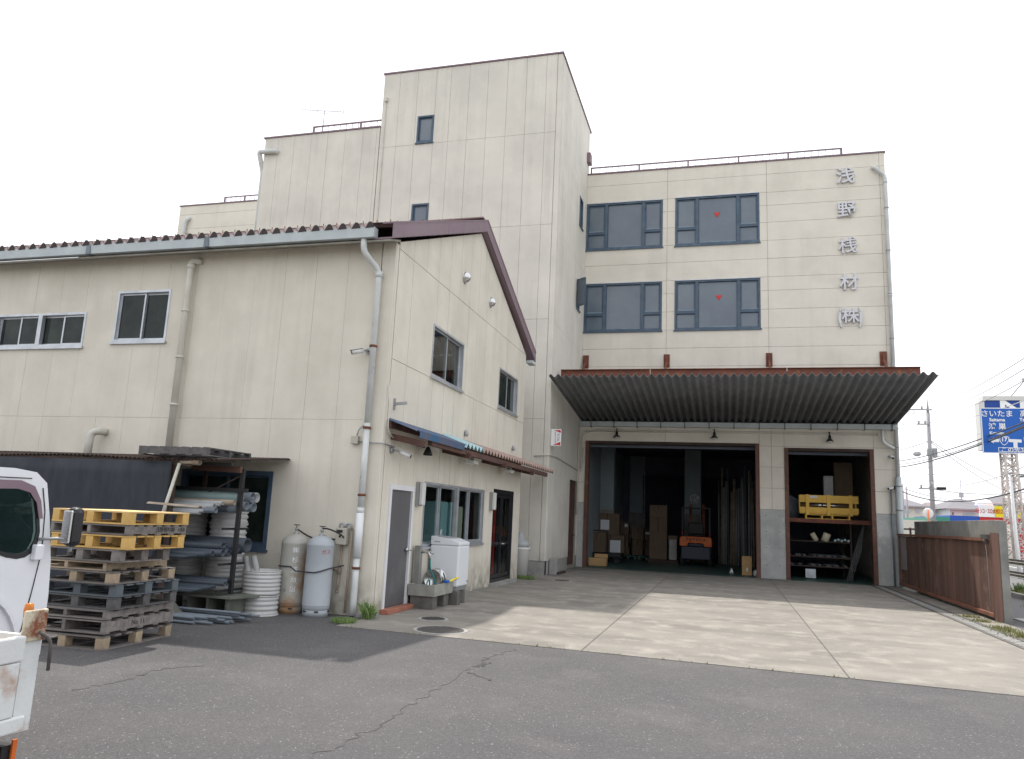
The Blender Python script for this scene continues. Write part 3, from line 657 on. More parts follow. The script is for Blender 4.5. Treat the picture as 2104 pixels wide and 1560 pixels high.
# gable: rectangular rows then a raking top row
panels(FG, ws, 'cream_dirty', gus, [0, 4.38, 6.4], gops, back=(-.2, 0), backrect=(YA + .2, YB, 0, 6.4), gap=.004)
bm = BM(); prism(bm, [(-5.7, YA, 6.4), (-5.7, YB, 6.4), (-5.7, YR, eave(YR))], (-.2, 0, 0)); obj('wall_core', bm, 'joint', ws)
for u0, u1 in zip(gus, gus[1:]):
    a, b = u0 + .004, u1 - .004; bm = BM(); zz = 6.408
    ta, tb = eave(a) - .02, eave(b) - .02
    poly = [(-5.699, a, zz), (-5.699, b, zz)]
    poly += [(-5.699, b, tb)] if tb > zz + .01 else []
    if a < YR < b: poly += [(-5.699, YR, eave(YR) - .02)]
    poly += [(-5.699, a, ta)] if ta > zz + .01 else []
    if len(poly) > 2: prism(bm, poly, (.034, 0, 0)); obj('wall_panel', bm, 'cream_dirty', ws)
bm = BM(); box(bm, -16.24, -5.9, YB - .2, YB, 0, 6.4); box(bm, -16.24, -16.04, YA + .2, YB - .21, 0, 6.4); obj('rear_wall', bm, 'cream_dirty', ws)
bm = BM(); box(bm, -16.0, -5.91, YA + .21, YB - .21, 3.2, 3.35); obj('upper_floor', bm, 'interior_dark', ws)
bm = BM(); box(bm, -16.0, -5.91, YA + .21, YB - .21, .01, .06); obj('inner_floor', bm, 'inside_wall', ws)
bm = BM(); box(bm, -9.0, -8.9, YA + .21, YB - .21, .07, 3.19); box(bm, -8.5, -8.4, YA + .21, YB - .21, 3.36, 6.3); obj('inner_wall', bm, 'inside_wall', ws)
bm = BM(); box(bm, -5.9, -5.665, 11.9, YB + .05, -.02, .05); obj('footing', bm, 'concrete', ws)
# roof sheets with trapezoid ribs along the slope
def roof_side(ya, za, yb, zb, name):
    bm = BM(); x = -18.0; p = .265; prof = [(0, 0), (.10, 0), (.135, .085), (.23, .085)]
    pts = []
    while x < -5.9:
        for dx, dz in prof: pts.append((x + dx, dz))
        x += p
    prev = None
    for X, dz in pts:
        c = [bm.verts.new((X, ya, za + dz)), bm.verts.new((X, yb, zb + dz)), bm.verts.new((X, ya, za + dz - .006)), bm.verts.new((X, yb, zb + dz - .006))]
        if prev:
            bm.faces.new([prev[0], c[0], c[1], prev[1]]); bm.faces.new([prev[2], prev[3], c[3], c[2]]); bm.faces.new([prev[0], prev[2], c[2], c[0]])
        prev = c
    return obj(name, bm, 'roof_red', ws, merge=False)
roof_side(11.50, 6.585, YR, 6.585 + (YR - 11.50) * .405, 'roof_sheet')
roof_side(21.85, 6.5, YR, 6.585 + (YR - 11.50) * .405, 'roof_sheet')
bm = BM()
for k in range(46):
    x = -17.8 + k * .265 + .02
    for t in (.02, .3, .6): 
        y = 11.62 + t * 5; z = 6.585 + (y - 11.50) * .405; tube(bm, [(x + .16, y, z + .08), (x + .16, y, z + .13)], .008, 5)
tag(obj('roof_bolt', bm, 'rust', ws), kind='stuff')
bm = BM(); bar(bm, (-18, YR, 8.72), (-5.56, YR, 8.72), .5, .03); obj('ridge_cap', bm, 'roof_red', ws)
# soffit and eave closure
bm = BM(); hexa(bm, [(-18, 11.6, 6.36), (-5.6, 11.6, 6.36), (-5.6, 12.0, 6.48), (-18, 12.0, 6.48), (-18, 11.6, 6.39), (-5.6, 11.6, 6.39), (-5.6, 12.0, 6.52), (-18, 12.0, 6.52)]); obj('soffit', bm, 'joint_seal', ws)
bm = BM(); box(bm, -18, -5.93, 11.515, 11.535, 6.56, 6.675); obj('eave_closure', bm, 'eave_pink', ws)
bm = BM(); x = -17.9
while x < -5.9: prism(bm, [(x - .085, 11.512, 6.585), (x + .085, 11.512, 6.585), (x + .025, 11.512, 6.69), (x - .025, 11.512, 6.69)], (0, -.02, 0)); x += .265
tag(obj('rib_end_shade', bm, 'rib_end_dark', ws), kind='stuff')  # solid dark triangles, painting in the shade of the open rib ends
for (y0, z0, y1, z1) in ((11.6, 6.40, YR, 8.44), (YR, 8.44, 21.85, 6.36)):
    bm = BM(); prism(bm, [(-5.55, y0, z0), (-5.55, y1, z1), (-5.55, y1, z1 + .03), (-5.55, y0, z0 + .03)], (-.4, 0, 0)); obj('soffit', bm, 'trim', ws)
# maroon barge boards
XG = -5.52
def barge(y0, z0, y1, z1, h):
    bm = BM(); prism(bm, [(XG, y0, z0 - h), (XG, y0, z0), (XG, y1, z1), (XG, y1, z1 - h)], (-.04, 0, 0))
    prism(bm, [(XG + .01, y0, z0), (XG + .01, y0, z0 + .03), (XG + .01, y1, z1 + .03), (XG + .01, y1, z1)], (-.25, 0, 0)); return obj('barge_board', bm, 'trim', ws)
barge(11.55, 6.66, 14.1, 6.66 + 2.55 * .405, .27); barge(14.11, 6.66 + 2.56 * .405, YR, 6.66 + (YR - 11.55) * .405, .27)
barge(YR, 6.66 + (YR - 11.55) * .405, 21.9, 6.60, .27)
bm = BM(); box(bm, -5.69, -5.5, 21.4, 21.85, 6.2, 6.28); obj('eave_box', bm, 'gutter', ws)
# gutter on the long side
bm = BM(); prism(bm, [(-18, 11.66, 6.42), (-18, 11.52, 6.42), (-18, 11.50, 6.60), (-18, 11.51, 6.60), (-18, 11.53, 6.44), (-18, 11.65, 6.44)], (12.1, 0, 0)); gt = obj('gutter', bm, 'gutter', ws)
bm = BM(); box(bm, -5.90, -5.89, 11.50, 11.66, 6.42, 6.60); obj('gutter_end', bm, 'gutter', gt)
for x in (-16.5, -12.0, -9.3):
    bm = BM(); box(bm, x - .05, x + .05, 11.494, 11.67, 6.413, 6.603); obj('gutter_joint', bm, 'pvc_grey', gt)
# upper windows
slider(FL, ws, -11.60, -10.36, 4.75, 5.78, 'alu', 'glass_dark', 2)
w = win_frame(FL, ws, -14.6, -12.31, 4.68, 5.38, 'alu', w=.045)
for i in range(4):
    a = -14.555 + i * .55; pane(FL, w, a, a + .55, 4.725, 5.335, 'glass_dark', 'alu', d=-.005 if i % 2 else -.04)
bm = BM(); FL.box(bm, -13.50, -13.40, 4.72, 5.34, -.03, .05); obj('mullion', bm, 'alu', w)
slider(FG, ws, 13.97, 15.85, 4.42, 5.49, 'alu', 'glass_clear', 2); slider(FG, ws, 18.66, 20.5, 4.5, 5.53, 'alu', 'glass_dark', 2)
bm = BM(); box(bm, -6.4, -6.35, 13.9, 15.9, 5.5, 5.65); box(bm, -6.9, -6.6, 14.9, 15.9, 3.36, 4.75); obj('cabinet', bm, 'house_white', ws)
slider(FL, ws, -9.62, -7.72, .98, 2.33, 'frame_blue', 'glass_dark', 2, w=.08)
# ground floor window
w = win_frame(FG, ws, 14.02, 17.9, 1.08, 2.33, 'alu', w=.05)
q = (17.9 - 14.02 - .1) / 4
for i in range(4):
    a = 14.07 + i * q; pane(FG, w, a, a + q, 1.13, 2.28, 'glass_clear', 'alu', d=-.005 if i % 2 else -.04)
bm = BM(); FG.box(bm, 15.92, 16.04, 1.11, 2.3, -.03, .05); obj('mullion', bm, 'alu', w)
random.seed(5)
for i, (y, wd, m_, h) in enumerate(((14.3, .5, 'locker_green', 2.1), (15.75, .42, 'locker_blue', 1.98), (16.35, .42, 'locker_blue', 1.98), (16.85, .35, 'locker_tan', 1.9))):
    t = thing('locker', (-6.35, y, .06), ('pale green cabinet at the left end behind the lower window', 'pale blue cabinet left of the centre bar behind the lower window', 'pale blue cabinet right of the centre bar behind the lower window', 'tan cabinet at the right behind the lower window')[i], 'cabinet', 'cabinets behind the workshop window')
    bm = BM(); box(bm, -6.4, -5.96, y, y + wd, .06, h); obj('body', bm, m_, t)
    bm = BM(); box(bm, -5.958, -5.945, y + .02, y + wd - .02, .12, h - .04); obj('door', bm, m_, t)
# grey door
bm = BM(); FG.box(bm, 12.41, 12.49, .08, 2.2, -.05, .06); FG.box(bm, 13.42, 13.49, .08, 2.2, -.05, .06); FG.box(bm, 12.49, 13.42, 2.11, 2.2, -.05, .06); obj('door_frame', bm, 'white_paint', ws)
bm = BM(); FG.box(bm, 12.495, 13.415, .09, 2.105, -.03, .02); gd = obj('door', bm, 'door_grey', ws, bev=.005); gd['label'] = 'plain dark grey door'
bm = BM(); tube(bm, [(-5.68, 13.32, 1.05), (-5.62, 13.32, 1.05)], .035, 12); tube(bm, [(-5.63, 13.32, 1.05), (-5.60, 13.32, 1.05), (-5.60, 13.40, 1.04)], .013, 8); obj('handle', bm, 'steel', gd)
bm = BM(); box(bm, -5.68, -5.672, 12.53, 12.55, 1.78, 1.9); box(bm, -5.68, -5.672, 12.53, 12.55, .3, .42); obj('hinge', bm, 'steel', gd)
for k in range(5):
    bm = BM(); y = 12.36 + k * .235; box(bm, -5.66, -5.50, y, y + .228, .01, .088); obj('brick', bm, 'brick_red', ws, bev=.006)
# glazed black door
bm = BM()
for a, b, c, d in ((18.67, 18.76, .07, 2.4), (20.5, 20.6, .07, 2.4), (18.76, 20.5, 2.28, 2.4), (18.76, 20.5, .07, .16)): FG.box(bm, a, b, c, d, -.08, .03)
gdr = obj('door', bm, 'black_gloss', ws); gdr['label'] = 'black framed glass double door'
for a, b in ((18.77, 19.62), (19.64, 20.49)):
    bm = BM(); FG.box(bm, a, a + .07, .17, 2.27, -.05, 0); FG.box(bm, b - .07, b, .17, 2.27, -.05, 0); FG.box(bm, a + .07, b - .07, 2.19, 2.27, -.05, 0); FG.box(bm, a + .07, b - .07, .17, .27, -.05, 0); FG.box(bm, a + .07, b - .07, .98, 1.06, -.05, 0)
    obj('door_leaf', bm, 'black_gloss', gdr)
    bm = BM(); FG.box(bm, a + .07, b - .07, .27, .98, -.03, -.024); FG.box(bm, a + .07, b - .07, 1.06, 2.19, -.03, -.024); obj('door_glass', bm, 'glass_clear', gdr)
bm = BM(); box(bm, -5.67, -5.63, 19.5, 19.56, 1.0, 1.04); tube(bm, [(-5.66, 19.5, 1.02), (-5.6, 19.5, 1.02), (-5.6, 19.68, 1.02)], .015, 8); obj('handle', bm, 'steel', gdr)
bm = BM(); FG.box(bm, 18.62, 20.65, 0.0, .062, -.1, .22); obj('threshold', bm, 'concrete', ws)
vm = thing('vending_machine', (-6.2, 19.7, .06), 'red machine standing inside behind the black glass door', 'vending machine')
bm = BM(); box(bm, -6.5, -5.97, 19.55, 20.0, .06, 2.05); obj('body', bm, 'door_red', vm)
bm = BM(); box(bm, -6.45, -6.0, 19.53, 19.548, .2, 1.95); obj('front', bm, 'red', vm)
tag(obj('curtain', (lambda b: (box(b, -6.0, -5.97, 20.1, 20.55, .1, 2.2), b)[1])(BM()), 'black'), 'dark curtain hanging inside the black glass door', 'curtain')
# wall lamps
for y, lb in ((13.62, 'between the grey door and the window'), (18.35, 'left of the black glass door')):
    t = thing('wall_light', (-5.66, y, 1.85), 'flat white wall light ' + lb, 'lamp', 'flat wall lights on the workshop')
    bm = BM(); box(bm, -5.665, -5.60, y - .02, y + .19, 1.85, 2.3); obj('housing', bm, 'steel_dull', t)
    bm = BM(); box(bm, -5.599, -5.53, y, y + .17, 1.87, 2.29); obj('diffuser', bm, 'lamp_white', t, bev=.015)
# round vent hoods
for y, z, r, lb in ((15.62, 6.98, .13, 'larger vent hood nearer the ridge'), (17.62, 6.97, .12, 'right vent hood nearer the far eave')):
    t = thing('vent_hood', (-5.66, y, z), 'shiny round steel ' + lb, 'vent', 'round steel vent hoods on the gable')
    bm = BM(); lathe(bm, (-5.665, y, z), [(r + .02, 0), (r + .02, .012), (r, .015)], 20, 'x'); obj('flange', bm, 'steel', t)
    bm = BM(); n = 12
    rings = []
    for k in range(7):
        a = k / 6 * math.pi * .5; rr = r * math.cos(a); xx = -5.66 + r * 1.1 * math.sin(a)
        rings.append([bm.verts.new((xx, y + rr * math.cos(b * math.pi / 12 - .35), z + rr * math.sin(b * math.pi / 12 - .35))) for b in range(0, 21)])
    for A, B in zip(rings, rings[1:]):
        for i in range(20):
            try: f = bm.faces.new([A[i], A[i + 1], B[i + 1], B[i]]); f.smooth = True
            except Exception: pass
    o = obj('hood', bm, 'steel', t); o.modifiers.new('s', 'SOLIDIFY').thickness = .006
    bm = BM(); lathe(bm, (-5.655, y, z), [(r * .8, 0), (.001, .003)], 18, 'x'); obj('opening', bm, 'black', t)
# downpipes of the long wall
pipe_thing('downpipe', [[(-6.12, 11.6, 6.42), (-6.12, 11.62, 6.2), (-5.93, 11.9, 5.92), (-5.93, 11.9, 3.2)], [(-5.93, 11.9, 3.2), (-5.93, 11.9, 1.75)]], 'pipe_grey', 'white downpipe with rusty bands at the workshop corner', r=.055,
    bands=[(-5.93, 11.9, z) for z in (4.55, 3.12, 1.98, .78)], collars=[(-5.93, 11.9, 5.85), (-5.93, 11.9, 1.72)])
pipe_thing('downpipe', [[(-5.93, 11.9, 1.68), (-5.93, 11.9, .95)]], 'white_paint', 'wide white sleeve around the middle of the corner downpipe', r=.068)
pipe_thing('downpipe', [[(-5.93, 11.9, .94), (-5.93, 11.9, .35), (-5.93, 11.9, .02)]], 'pipe_grey', 'dirty lower end of the corner downpipe at the ground', r=.055)
pipe_thing('downpipe', [[(-9.75, 12.0, 6.3), (-9.88, 11.87, 6.3), (-9.88, 11.87, 6.1), (-9.88, 11.87, 2.6)]], 'pipe_cream', 'cream downpipe running down the long wall right of the upper window', r=.062, collars=[(-9.88, 11.87, 6.18)], bands=[(-9.88, 11.87, z) for z in (5.3, 4.4, 3.5)], bandm='pipe_cream')
pipe_thing('vent_pipe', [[(-11.45, 12.0, 2.98), (-11.45, 11.8, 2.98), (-11.56, 11.75, 2.93), (-11.58, 11.75, 2.4)]], 'pipe_cream', 'short cream elbow pipe above the dark shed roof', 'pipe', r=.07)
# junction box and cable on the corner
t = thing('junction_box', (-6.12, 11.95, 2.9), 'small beige junction box on the long wall by the downpipe', 'electrical box')
bm = BM(); box(bm, -6.22, -6.09, 11.90, 11.992, 2.84, 2.98); obj('box', bm, 'meter', t, bev=.008)
bm = BM(); tube(bm, bend([(-6.13, 11.94, 2.98), (-6.1, 11.93, 3.1), (-5.98, 11.96, 3.2)], .06), .012, 6); tube(bm, bend([(-6.09, 11.94, 2.88), (-5.62, 11.94, 2.86), (-5.62, 12.4, 2.84)], .05), .012, 6); obj('cable', bm, 'steel_dull', t)
bm = BM(); tube(bm, bend([(-5.63, 12.04, 3.9), (-5.60, 12.02, 3.45), (-5.60, 12.03, 3.1), (-5.61, 12.3, 2.98), (-5.62, 12.35, 3.05)], .1), .01, 6); tag(obj('cable', bm, 'pipe_cream'), 'loose cable looping beside the left end of the awning', 'cable')
# small awning over the workshop entrance
aw = thing('awning', (-5.66, 12.2, 3.1), 'small narrow awning of blue and brown corrugated sheets over the workshop doors', 'awning')
A0, A1 = 12.12, 24.4
def zig(y0, y1, m, name, amp=.035, pitch=.15, flat=False):
    bm = BM(); n = int((y1 - y0) / (pitch / 2)); prev = None
    for i in range(n + 1):
        y = y0 + (y1 - y0) * i / n; h = amp if (i % 2 and not flat) else -amp
        xi, xo = -5.655, (-5.1 if y < 14.5 else -5.1)
        c = [bm.verts.new((xi, y, 3.32 + h)), bm.verts.new((xo, y, 3.12 + h)), bm.verts.new((xo, y, 3.112 + h)), bm.verts.new((xi, y, 3.312 + h))]
        if prev:
            for k in range(4): bm.faces.new([prev[k], c[k], c[(k + 1) % 4], prev[(k + 1) % 4]])
        prev = c
    return obj(name, bm, m, aw)
zig(12.12, 14.75, 'blue_sheet', 'blue_sheet', amp=.015); zig(14.76, 15.96, 'clear_sheet', 'clear_sheet', amp=.055, pitch=.24); zig(15.97, 23.1, 'pink_sheet', 'brown_sheet', amp=.055, pitch=.24)
bm = BM(); bar(bm, (-5.09, 12.25, 3.06), (-5.09, 14.6, 3.06), .01, .12); obj('hanging_blue_edge', bm, 'blue_sheet', aw)
bm = BM(); box(bm, -5.20, -5.12, 12.9, 22.3, 2.93, 3.04); obj('front_rail', bm, 'brown_wood', aw)
bm = BM(); box(bm, -5.655, -5.60, 12.15, 21.0, 3.16, 3.26); obj('wall_rail', bm, 'brown_wood', aw)
for y in (12.35, 14.9, 17.6, 20.3):
    bm = BM(); bar(bm, (-5.65, y, 3.02), (-5.05, y, 2.9), .09, .11); obj('rafter', bm, 'brown_wood', aw)
for y, lb in ((16.0, 'above the lower window'), (19.0, 'above the black door')):
    t = thing('ceiling_light', (-5.35, y, 2.85), 'white fluorescent fitting under the awning ' + lb, 'lamp', 'light fittings under the awning')
    bm = BM(); box(bm, -5.5, -5.28, y - .15, y + .15, 2.82, 2.9); obj('housing', bm, 'lamp_white', t, bev=.01)
    bm = BM(); box(bm, -5.42, -5.36, y - .05, y + .05, 2.901, 3.1); obj('bracket', bm, 'steel_dull', t)
t = thing('spot_lamp', (-5.66, 13.55, 2.95), 'small black spot lamp with bell shade under the awning', 'lamp')
bm = BM(); tube(bm, [(-5.66, 13.55, 2.98), (-5.52, 13.55, 2.95)], .015, 8); obj('arm', bm, 'black', t)
bm = BM(); lathe(bm, (-5.45, 13.55, 2.80), [(.001, .17), (.03, .16), (.09, .02), (.085, .0), (.02, .13), (.001, .13)], 14); obj('shade', bm, 'black', t)
for y, z in ((16.2, 3.5), (20.2, 3.55)):
    t = thing('wall_insulator', (-5.66, y, z), 'small grey weather cap on the gable wall above the awning, ' + ('left of the two' if y < 18 else 'right of the two'), 'vent cap', 'weather caps above the awning')
    bm = BM(); lathe(bm, (-5.62, y, z - .05), [(.03, 0), (.045, .02), (.045, .1), (.02, .14), (.001, .15)], 12); obj('cap', bm, 'steel_dull', t)
t = thing('wire_bracket', (-5.66, 12.35, 3.62), 'little iron wire bracket above the left end of the awning', 'bracket')
bm = BM(); box(bm, -5.665, -5.645, 12.32, 12.38, 3.5, 3.7); bar(bm, (-5.65, 12.35, 3.6), (-5.42, 12.35, 3.62), .03, .05); obj('arm', bm, 'steel_dull', t)
# ================================================================== SHED, PIPE RACK
sh = thing('lean_to_shed', (-9, 11, 0), 'low dark shed with sagging roof and black tarpaulin side against the long wall', 'shed')
YS = 10.0
bm = BM(); prev = None
n = 150
for i in range(n + 1):
    x = -13.6 + (-7.40 + 13.6) * i / n; h = .012 if i % 2 else -.012; zr = 2.40 + .018 * math.sin(x * 1.7)
    c = [bm.verts.new((x, YS, zr + h)), bm.verts.new((x, 11.98, 2.56 + h)), bm.verts.new((x, 11.98, 2.545 + h)), bm.verts.new((x, YS, zr - .015 + h))]
    if prev:
        for k in range(4): bm.faces.new([prev[k], c[k], c[(k + 1) % 4], prev[(k + 1) % 4]])
    prev = c
obj('roof_sheet', bm, 'dark_wood', sh)
bm = BM(); bar(bm, (-13.6, YS + .05, 2.34), (-7.9, YS + .05, 2.32), .05, .09); obj('fascia', bm, 'dark_wood', sh)
bm = BM(); bar(bm, (-8.3, YS + .6, 2.29), (-7.42, YS + .62, 2.27), .06, .09); obj('beam', bm, 'brown_wood', sh)
bm = BM(); bar(bm, (-8.2, YS + .3, 2.33), (-7.42, YS + .4, 2.34), .12, .05); obj('roof_batten', bm, 'black', sh)
# tarpaulin: rippled sheet, bottom hidden behind the pallets
bm = BM(); nx, nz = 60, 10; g = []
for i in range(nx + 1):
    col = []
    for j in range(nz + 1):
        x = -13.5 + 5.3 * i / nx; z = .25 + (2.34 - .25) * j / nz
        xo = x - (.16 * (1 - j / nz) if i == nx else 0)
        y = YS - .02 + .03 * math.sin(x * 3.1 + j * .3) + .015 * math.sin(x * 9 + j) - .12 * max(0, (i - 50) / 10) * (.3 + .7 * math.sin(j * .35) ** 2) * .3
        col.append(bm.verts.new((xo, y, z)))
    g.append(col)
for i in range(nx):
    for j in range(nz): f = bm.faces.new([g[i][j], g[i + 1][j], g[i + 1][j + 1], g[i][j + 1]]); f.smooth = True
tp = obj('tarpaulin', bm, 'tarp', sh, merge=False); tp.modifiers.new('s', 'SOLIDIFY').thickness = .006
for px_ in (-8.22, -13.4): bm = BM(); bar(bm, (px_, YS + .07, 2.28), (px_, YS + .07, 0), .06); obj('post', bm, 'dark_wood', sh)
bm = BM(); a = P(1, 9.95, 369, 952); b = P(1, 9.9, 331, 1066); tube(bm, [a, b + (b - a) * .5], .026, 8); pp = thing('leaning_pipe', b + (b - a) * .5, 'thin cream pipe leaning in front of the black tarpaulin', 'pipe'); obj('pipe', bm, 'pipe_cream', pp)
hp = P(1, 10.05, 372, 950); hq = P(1, 10.05, 408, 950)
t = thing('stub_pipe', hq, 'short cream pipe with a socket end just under the shed roof', 'pipe')
bm = BM(); hollow(bm, hp, hq, .035, .008); obj('pipe', bm, 'pvc_beige', t)
bm = BM(); hollow(bm, hq - Vector((.07, 0, 0)), hq + Vector((.03, 0, 0)), .046, .01); obj('socket', bm, 'pvc_beige', t)
# steel rack: posts and arms
rk = thing('pipe_rack', (-7.75, 10.4, .3), 'rusty dark steel rack carrying tiers of plastic pipes', 'rack')
YP = 10.7; XP = P(1, YP, 487, 1090).x
bm = BM(); bar(bm, (XP, YP, .36), (XP, YP, 2.30), .06); obj('post', bm, 'black', rk)
bm = BM(); bar(bm, (XP - 2.6, YP, .36), (XP - 2.6, YP, 2.30), .07); obj('post', bm, 'dark_wood', rk)
bm = BM(); bar(bm, (XP - 1.6, YP + 1.2, .36), (XP - 1.6, YP + 1.2, 2.35), .06); obj('post', bm, 'dark_wood', rk)
bm = BM(); bar(bm, (XP - 1.4, YP - .02, 1.96), (XP + .13, YP - .02, 1.95), .05, .06); obj('rail', bm, 'black', rk)
bm = BM(); bar(bm, (XP - .6, YP, 1.9), (XP, YP, 2.2), .02); obj('brace', bm, 'dark_wood', rk)
ZT = [1.40, .86, .46]
for z in ZT:
    for dx in (-.05, -2.6):
        bm = BM(); bar(bm, (XP + dx, YP - .3, z - .05), (XP + dx, YP + .35, z - .05), .035); obj('arm', bm, 'black', rk)
# concrete / asbestos base slab on feet
bs = thing('rack_base', (-7.9, 10.6, 0), 'mossy thin slab on short upright feet under the pipe rack', 'base')
bm = BM(); hexa(bm, [(-9.6, 10.5, .30), (-7.3, 10.5, .30), (-7.1, 11.1, .30), (-9.6, 11.1, .30), (-9.6, 10.5, .335), (-7.3, 10.5, .335), (-7.1, 11.1, .335), (-9.6, 11.1, .335)]); obj('slab', bm, 'asbestos_green', bs)
for x in (-9.3, -8.55, -8.1, -7.75, -7.4):
    bm = BM(); box(bm, x - .02, x + .02, 10.58, 11.0, 0, .295); obj('foot', bm, 'asbestos_green', bs)
bm = BM(); zz = [(-8.95, 9.75, .02), (-8.6, 9.75, .2), (-8.15, 9.75, .28), (-7.85, 9.75, .03)]
for a, b in zip(zz, zz[1:]): prism(bm, [a, b, (b[0], b[1], b[2] + .012), (a[0], a[1], a[2] + .012)], (0, .5, 0))
tag(obj('bent_sheet', bm, 'asbestos_green'), 'bent mossy sheet lying between the pallets and the rack', 'sheet')
# pipes: (u, v, radius, depth plane, material, length)
random.seed(11)
def pipe(u, v, r, y, m, L, label, group, name='plastic_pipe', th=None):
    y = 10.25 + max(0, y - 9.5) * .6; e = P(1, y, u, v); bm = BM(); dz = random.uniform(-.01, .01)
    a = Vector((-L / 2, random.uniform(-.03, .03), dz)); c = e + Vector((-L / 2, 0, 0))
    hollow(bm, c + a, c - a * Vector((1, 0, 0)).x if False else e, r, th or max(.005, r * .12), 16 if r > .04 else 10)
    o = obj(name, bm, m, at=e); tag(o, label, 'pipe', group); return o
G1 = 'pipes on the top tier of the rack'
top = [(494, 1023, .098, 10.35, 'pvc_green', 'large green-grey pipe at the front of the top tier'), (520, 1023, .085, 10.75, 'pvc_grey', 'large grey pipe behind the green-grey one on the top tier'),
       (528, 1023, .08, 11.0, 'pvc_light', 'farthest large pipe on the top tier'), (490, 1045, .075, 10.35, 'pvc_grey', 'grey pipe right under the large green-grey pipe'),
       (469, 1046, .05, 10.25, 'pvc_dark', 'dark mid-sized pipe left of the post on the top tier'), (507, 1040, .07, 10.55, 'pvc_grey', 'grey pipe in the lower row of the top tier, just right of the post'),
       (522, 1043, .075, 10.85, 'pvc_grey', 'rightmost grey pipe in the lower row of the top tier'), (482, 1033, .042, 10.05, 'pvc_beige', 'brownish pipe left of the large green-grey pipe'),
       (458, 1034, .032, 9.95, 'pvc_light', 'pale thin pipe over the middle of the top tier'), (453, 1038, .022, 9.93, 'pvc_light', 'pale thin pipe just below its paler neighbour on the top tier'), (435, 1033, .024, 10.1, 'pvc_light', 'pale thin pipe highest at the left of the top tier'),
       (441, 1041, .052, 9.85, 'pvc_light', 'pale mid-sized pipe in the left half of the top tier'), (444, 1049, .045, 9.80, 'pvc_grey', 'grey pipe under the pale mid-sized one on the top tier'), (426, 1043, .028, 9.78, 'pvc_light', 'thin pale pipe left of the pale mid-sized one'),
       (433, 1049, .024, 9.75, 'pvc_grey', 'thin grey pipe low at the left of the top tier'), (411, 1053, .034, 9.7, 'pvc_light', 'nearest pale pipe ending farthest left on the top tier'), (419, 1050, .026, 9.72, 'pvc_light', 'second nearest pale pipe at the left end of the top tier')]
for u, v, r, y, m, l in top: pipe(u, v, r, y, m, 2.6, l, G1)
bm = BM(); a = P(1, 9.72, 412, 1041); 
for k in range(7):
    t0 = math.pi * (.1 + .8 * k / 7); t1 = math.pi * (.1 + .8 * (k + 1) / 7)
    prism(bm, [(a.x, a.y + .06 * math.cos(t0), a.z + .04 * math.sin(t0) - .03), (a.x, a.y + .06 * math.cos(t1), a.z + .04 * math.sin(t1) - .03), (a.x, a.y + .055 * math.cos(t1), a.z + .035 * math.sin(t1) - .034), (a.x, a.y + .055 * math.cos(t0), a.z + .035 * math.sin(t0) - .034)], (-.9, 0, .03))
tag(obj('half_pipe', bm, 'pvc_beige'), 'cut half-round cream pipe lying at the left of the top tier', 'pipe')
G2 = 'dark pipes on the middle tier of the rack'
mid = [(509, 1121, .115, 10.7, 'pvc_dark', 'very large dark pipe at the back of the middle tier'), (490, 1126, .062, 10.45, 'pvc_dark', 'dark pipe left of the very large one on the middle tier'), (495, 1131, .062, 10.6, 'pvc_dark', 'dark pipe half under the very large one'),
       (459, 1123, .058, 10.05, 'pvc_dark', 'dark pipe highest at the left of the middle tier'), (466, 1126, .042, 10.15, 'pvc_dark', 'small dark pipe just right of the highest left one on the middle tier'), (458, 1137, .056, 9.95, 'pvc_dark', 'dark pipe below the highest left one on the middle tier'),
       (470, 1137, .055, 10.15, 'pvc_dark', 'dark pipe just left of the post on the middle tier'), (485, 1135, .05, 10.4, 'pvc_dark', 'dark pipe just right of the post on the middle tier'), (437, 1138, .045, 9.8, 'pvc_dark', 'dark pipe at the middle of the front row of the middle tier')]
for u, v, r, y, m, l in mid: pipe(u, v, r, y, m, 2.6, l, G2)
for i, (u, r) in enumerate(((429, .044), (423, .044), (407, .036), (399, .03), (392, .028), (389, .026), (384, .026))):
    pipe(u, 1139 + (429 - u) * .12, r, 9.75 - i * .02, 'pvc_dark', 2.4, 'one of the thin dark pipes in the left front row of the middle tier', 'thin dark front pipes of the middle tier')
for u, v, r, y, l in ((478, 1195, .05, 10.3, 'rightmost dark pipe on the bottom tier'), (469, 1197, .048, 10.15, 'second dark pipe from the right on the bottom tier'), (462, 1200, .036, 10.0, 'third dark pipe from the right on the bottom tier')):
    pipe(u, v, r, y, 'pvc_dark', 2.6, l, 'dark pipes on the bottom tier of the rack')
for i in range(19):
    pipe(443 - i * 2.75, 1205 + i * .55, .021, 9.88 - i * .03, 'pvc_dark', 2.4, ORD[i] + ' thin dark conduit from the right on the bottom tier of the rack', 'thin conduits on the bottom tier')
# conduits on the ground
random.seed(4)
for i in range(22):
    y = 10.50 - i * .032; xe = -6.72 - .028 * i + random.uniform(-.25, .08)
    bm = BM(); z = .03 + (i % 3) * .03 + .008 * i * (i < 9); r = .02; sk = random.uniform(-.05, .05)
    a = Vector((xe, y, z)); b = Vector((xe - 1.9, y + .05 + sk, z + random.uniform(-.005, .008))); hollow(bm, b, a, r, .003, 8)
    tag(obj('ground_conduit', bm, 'pvc_grey', at=a), 'one of the thin grey conduits heaped on the ground before the rack', 'pipe', 'conduits lying on the ground')
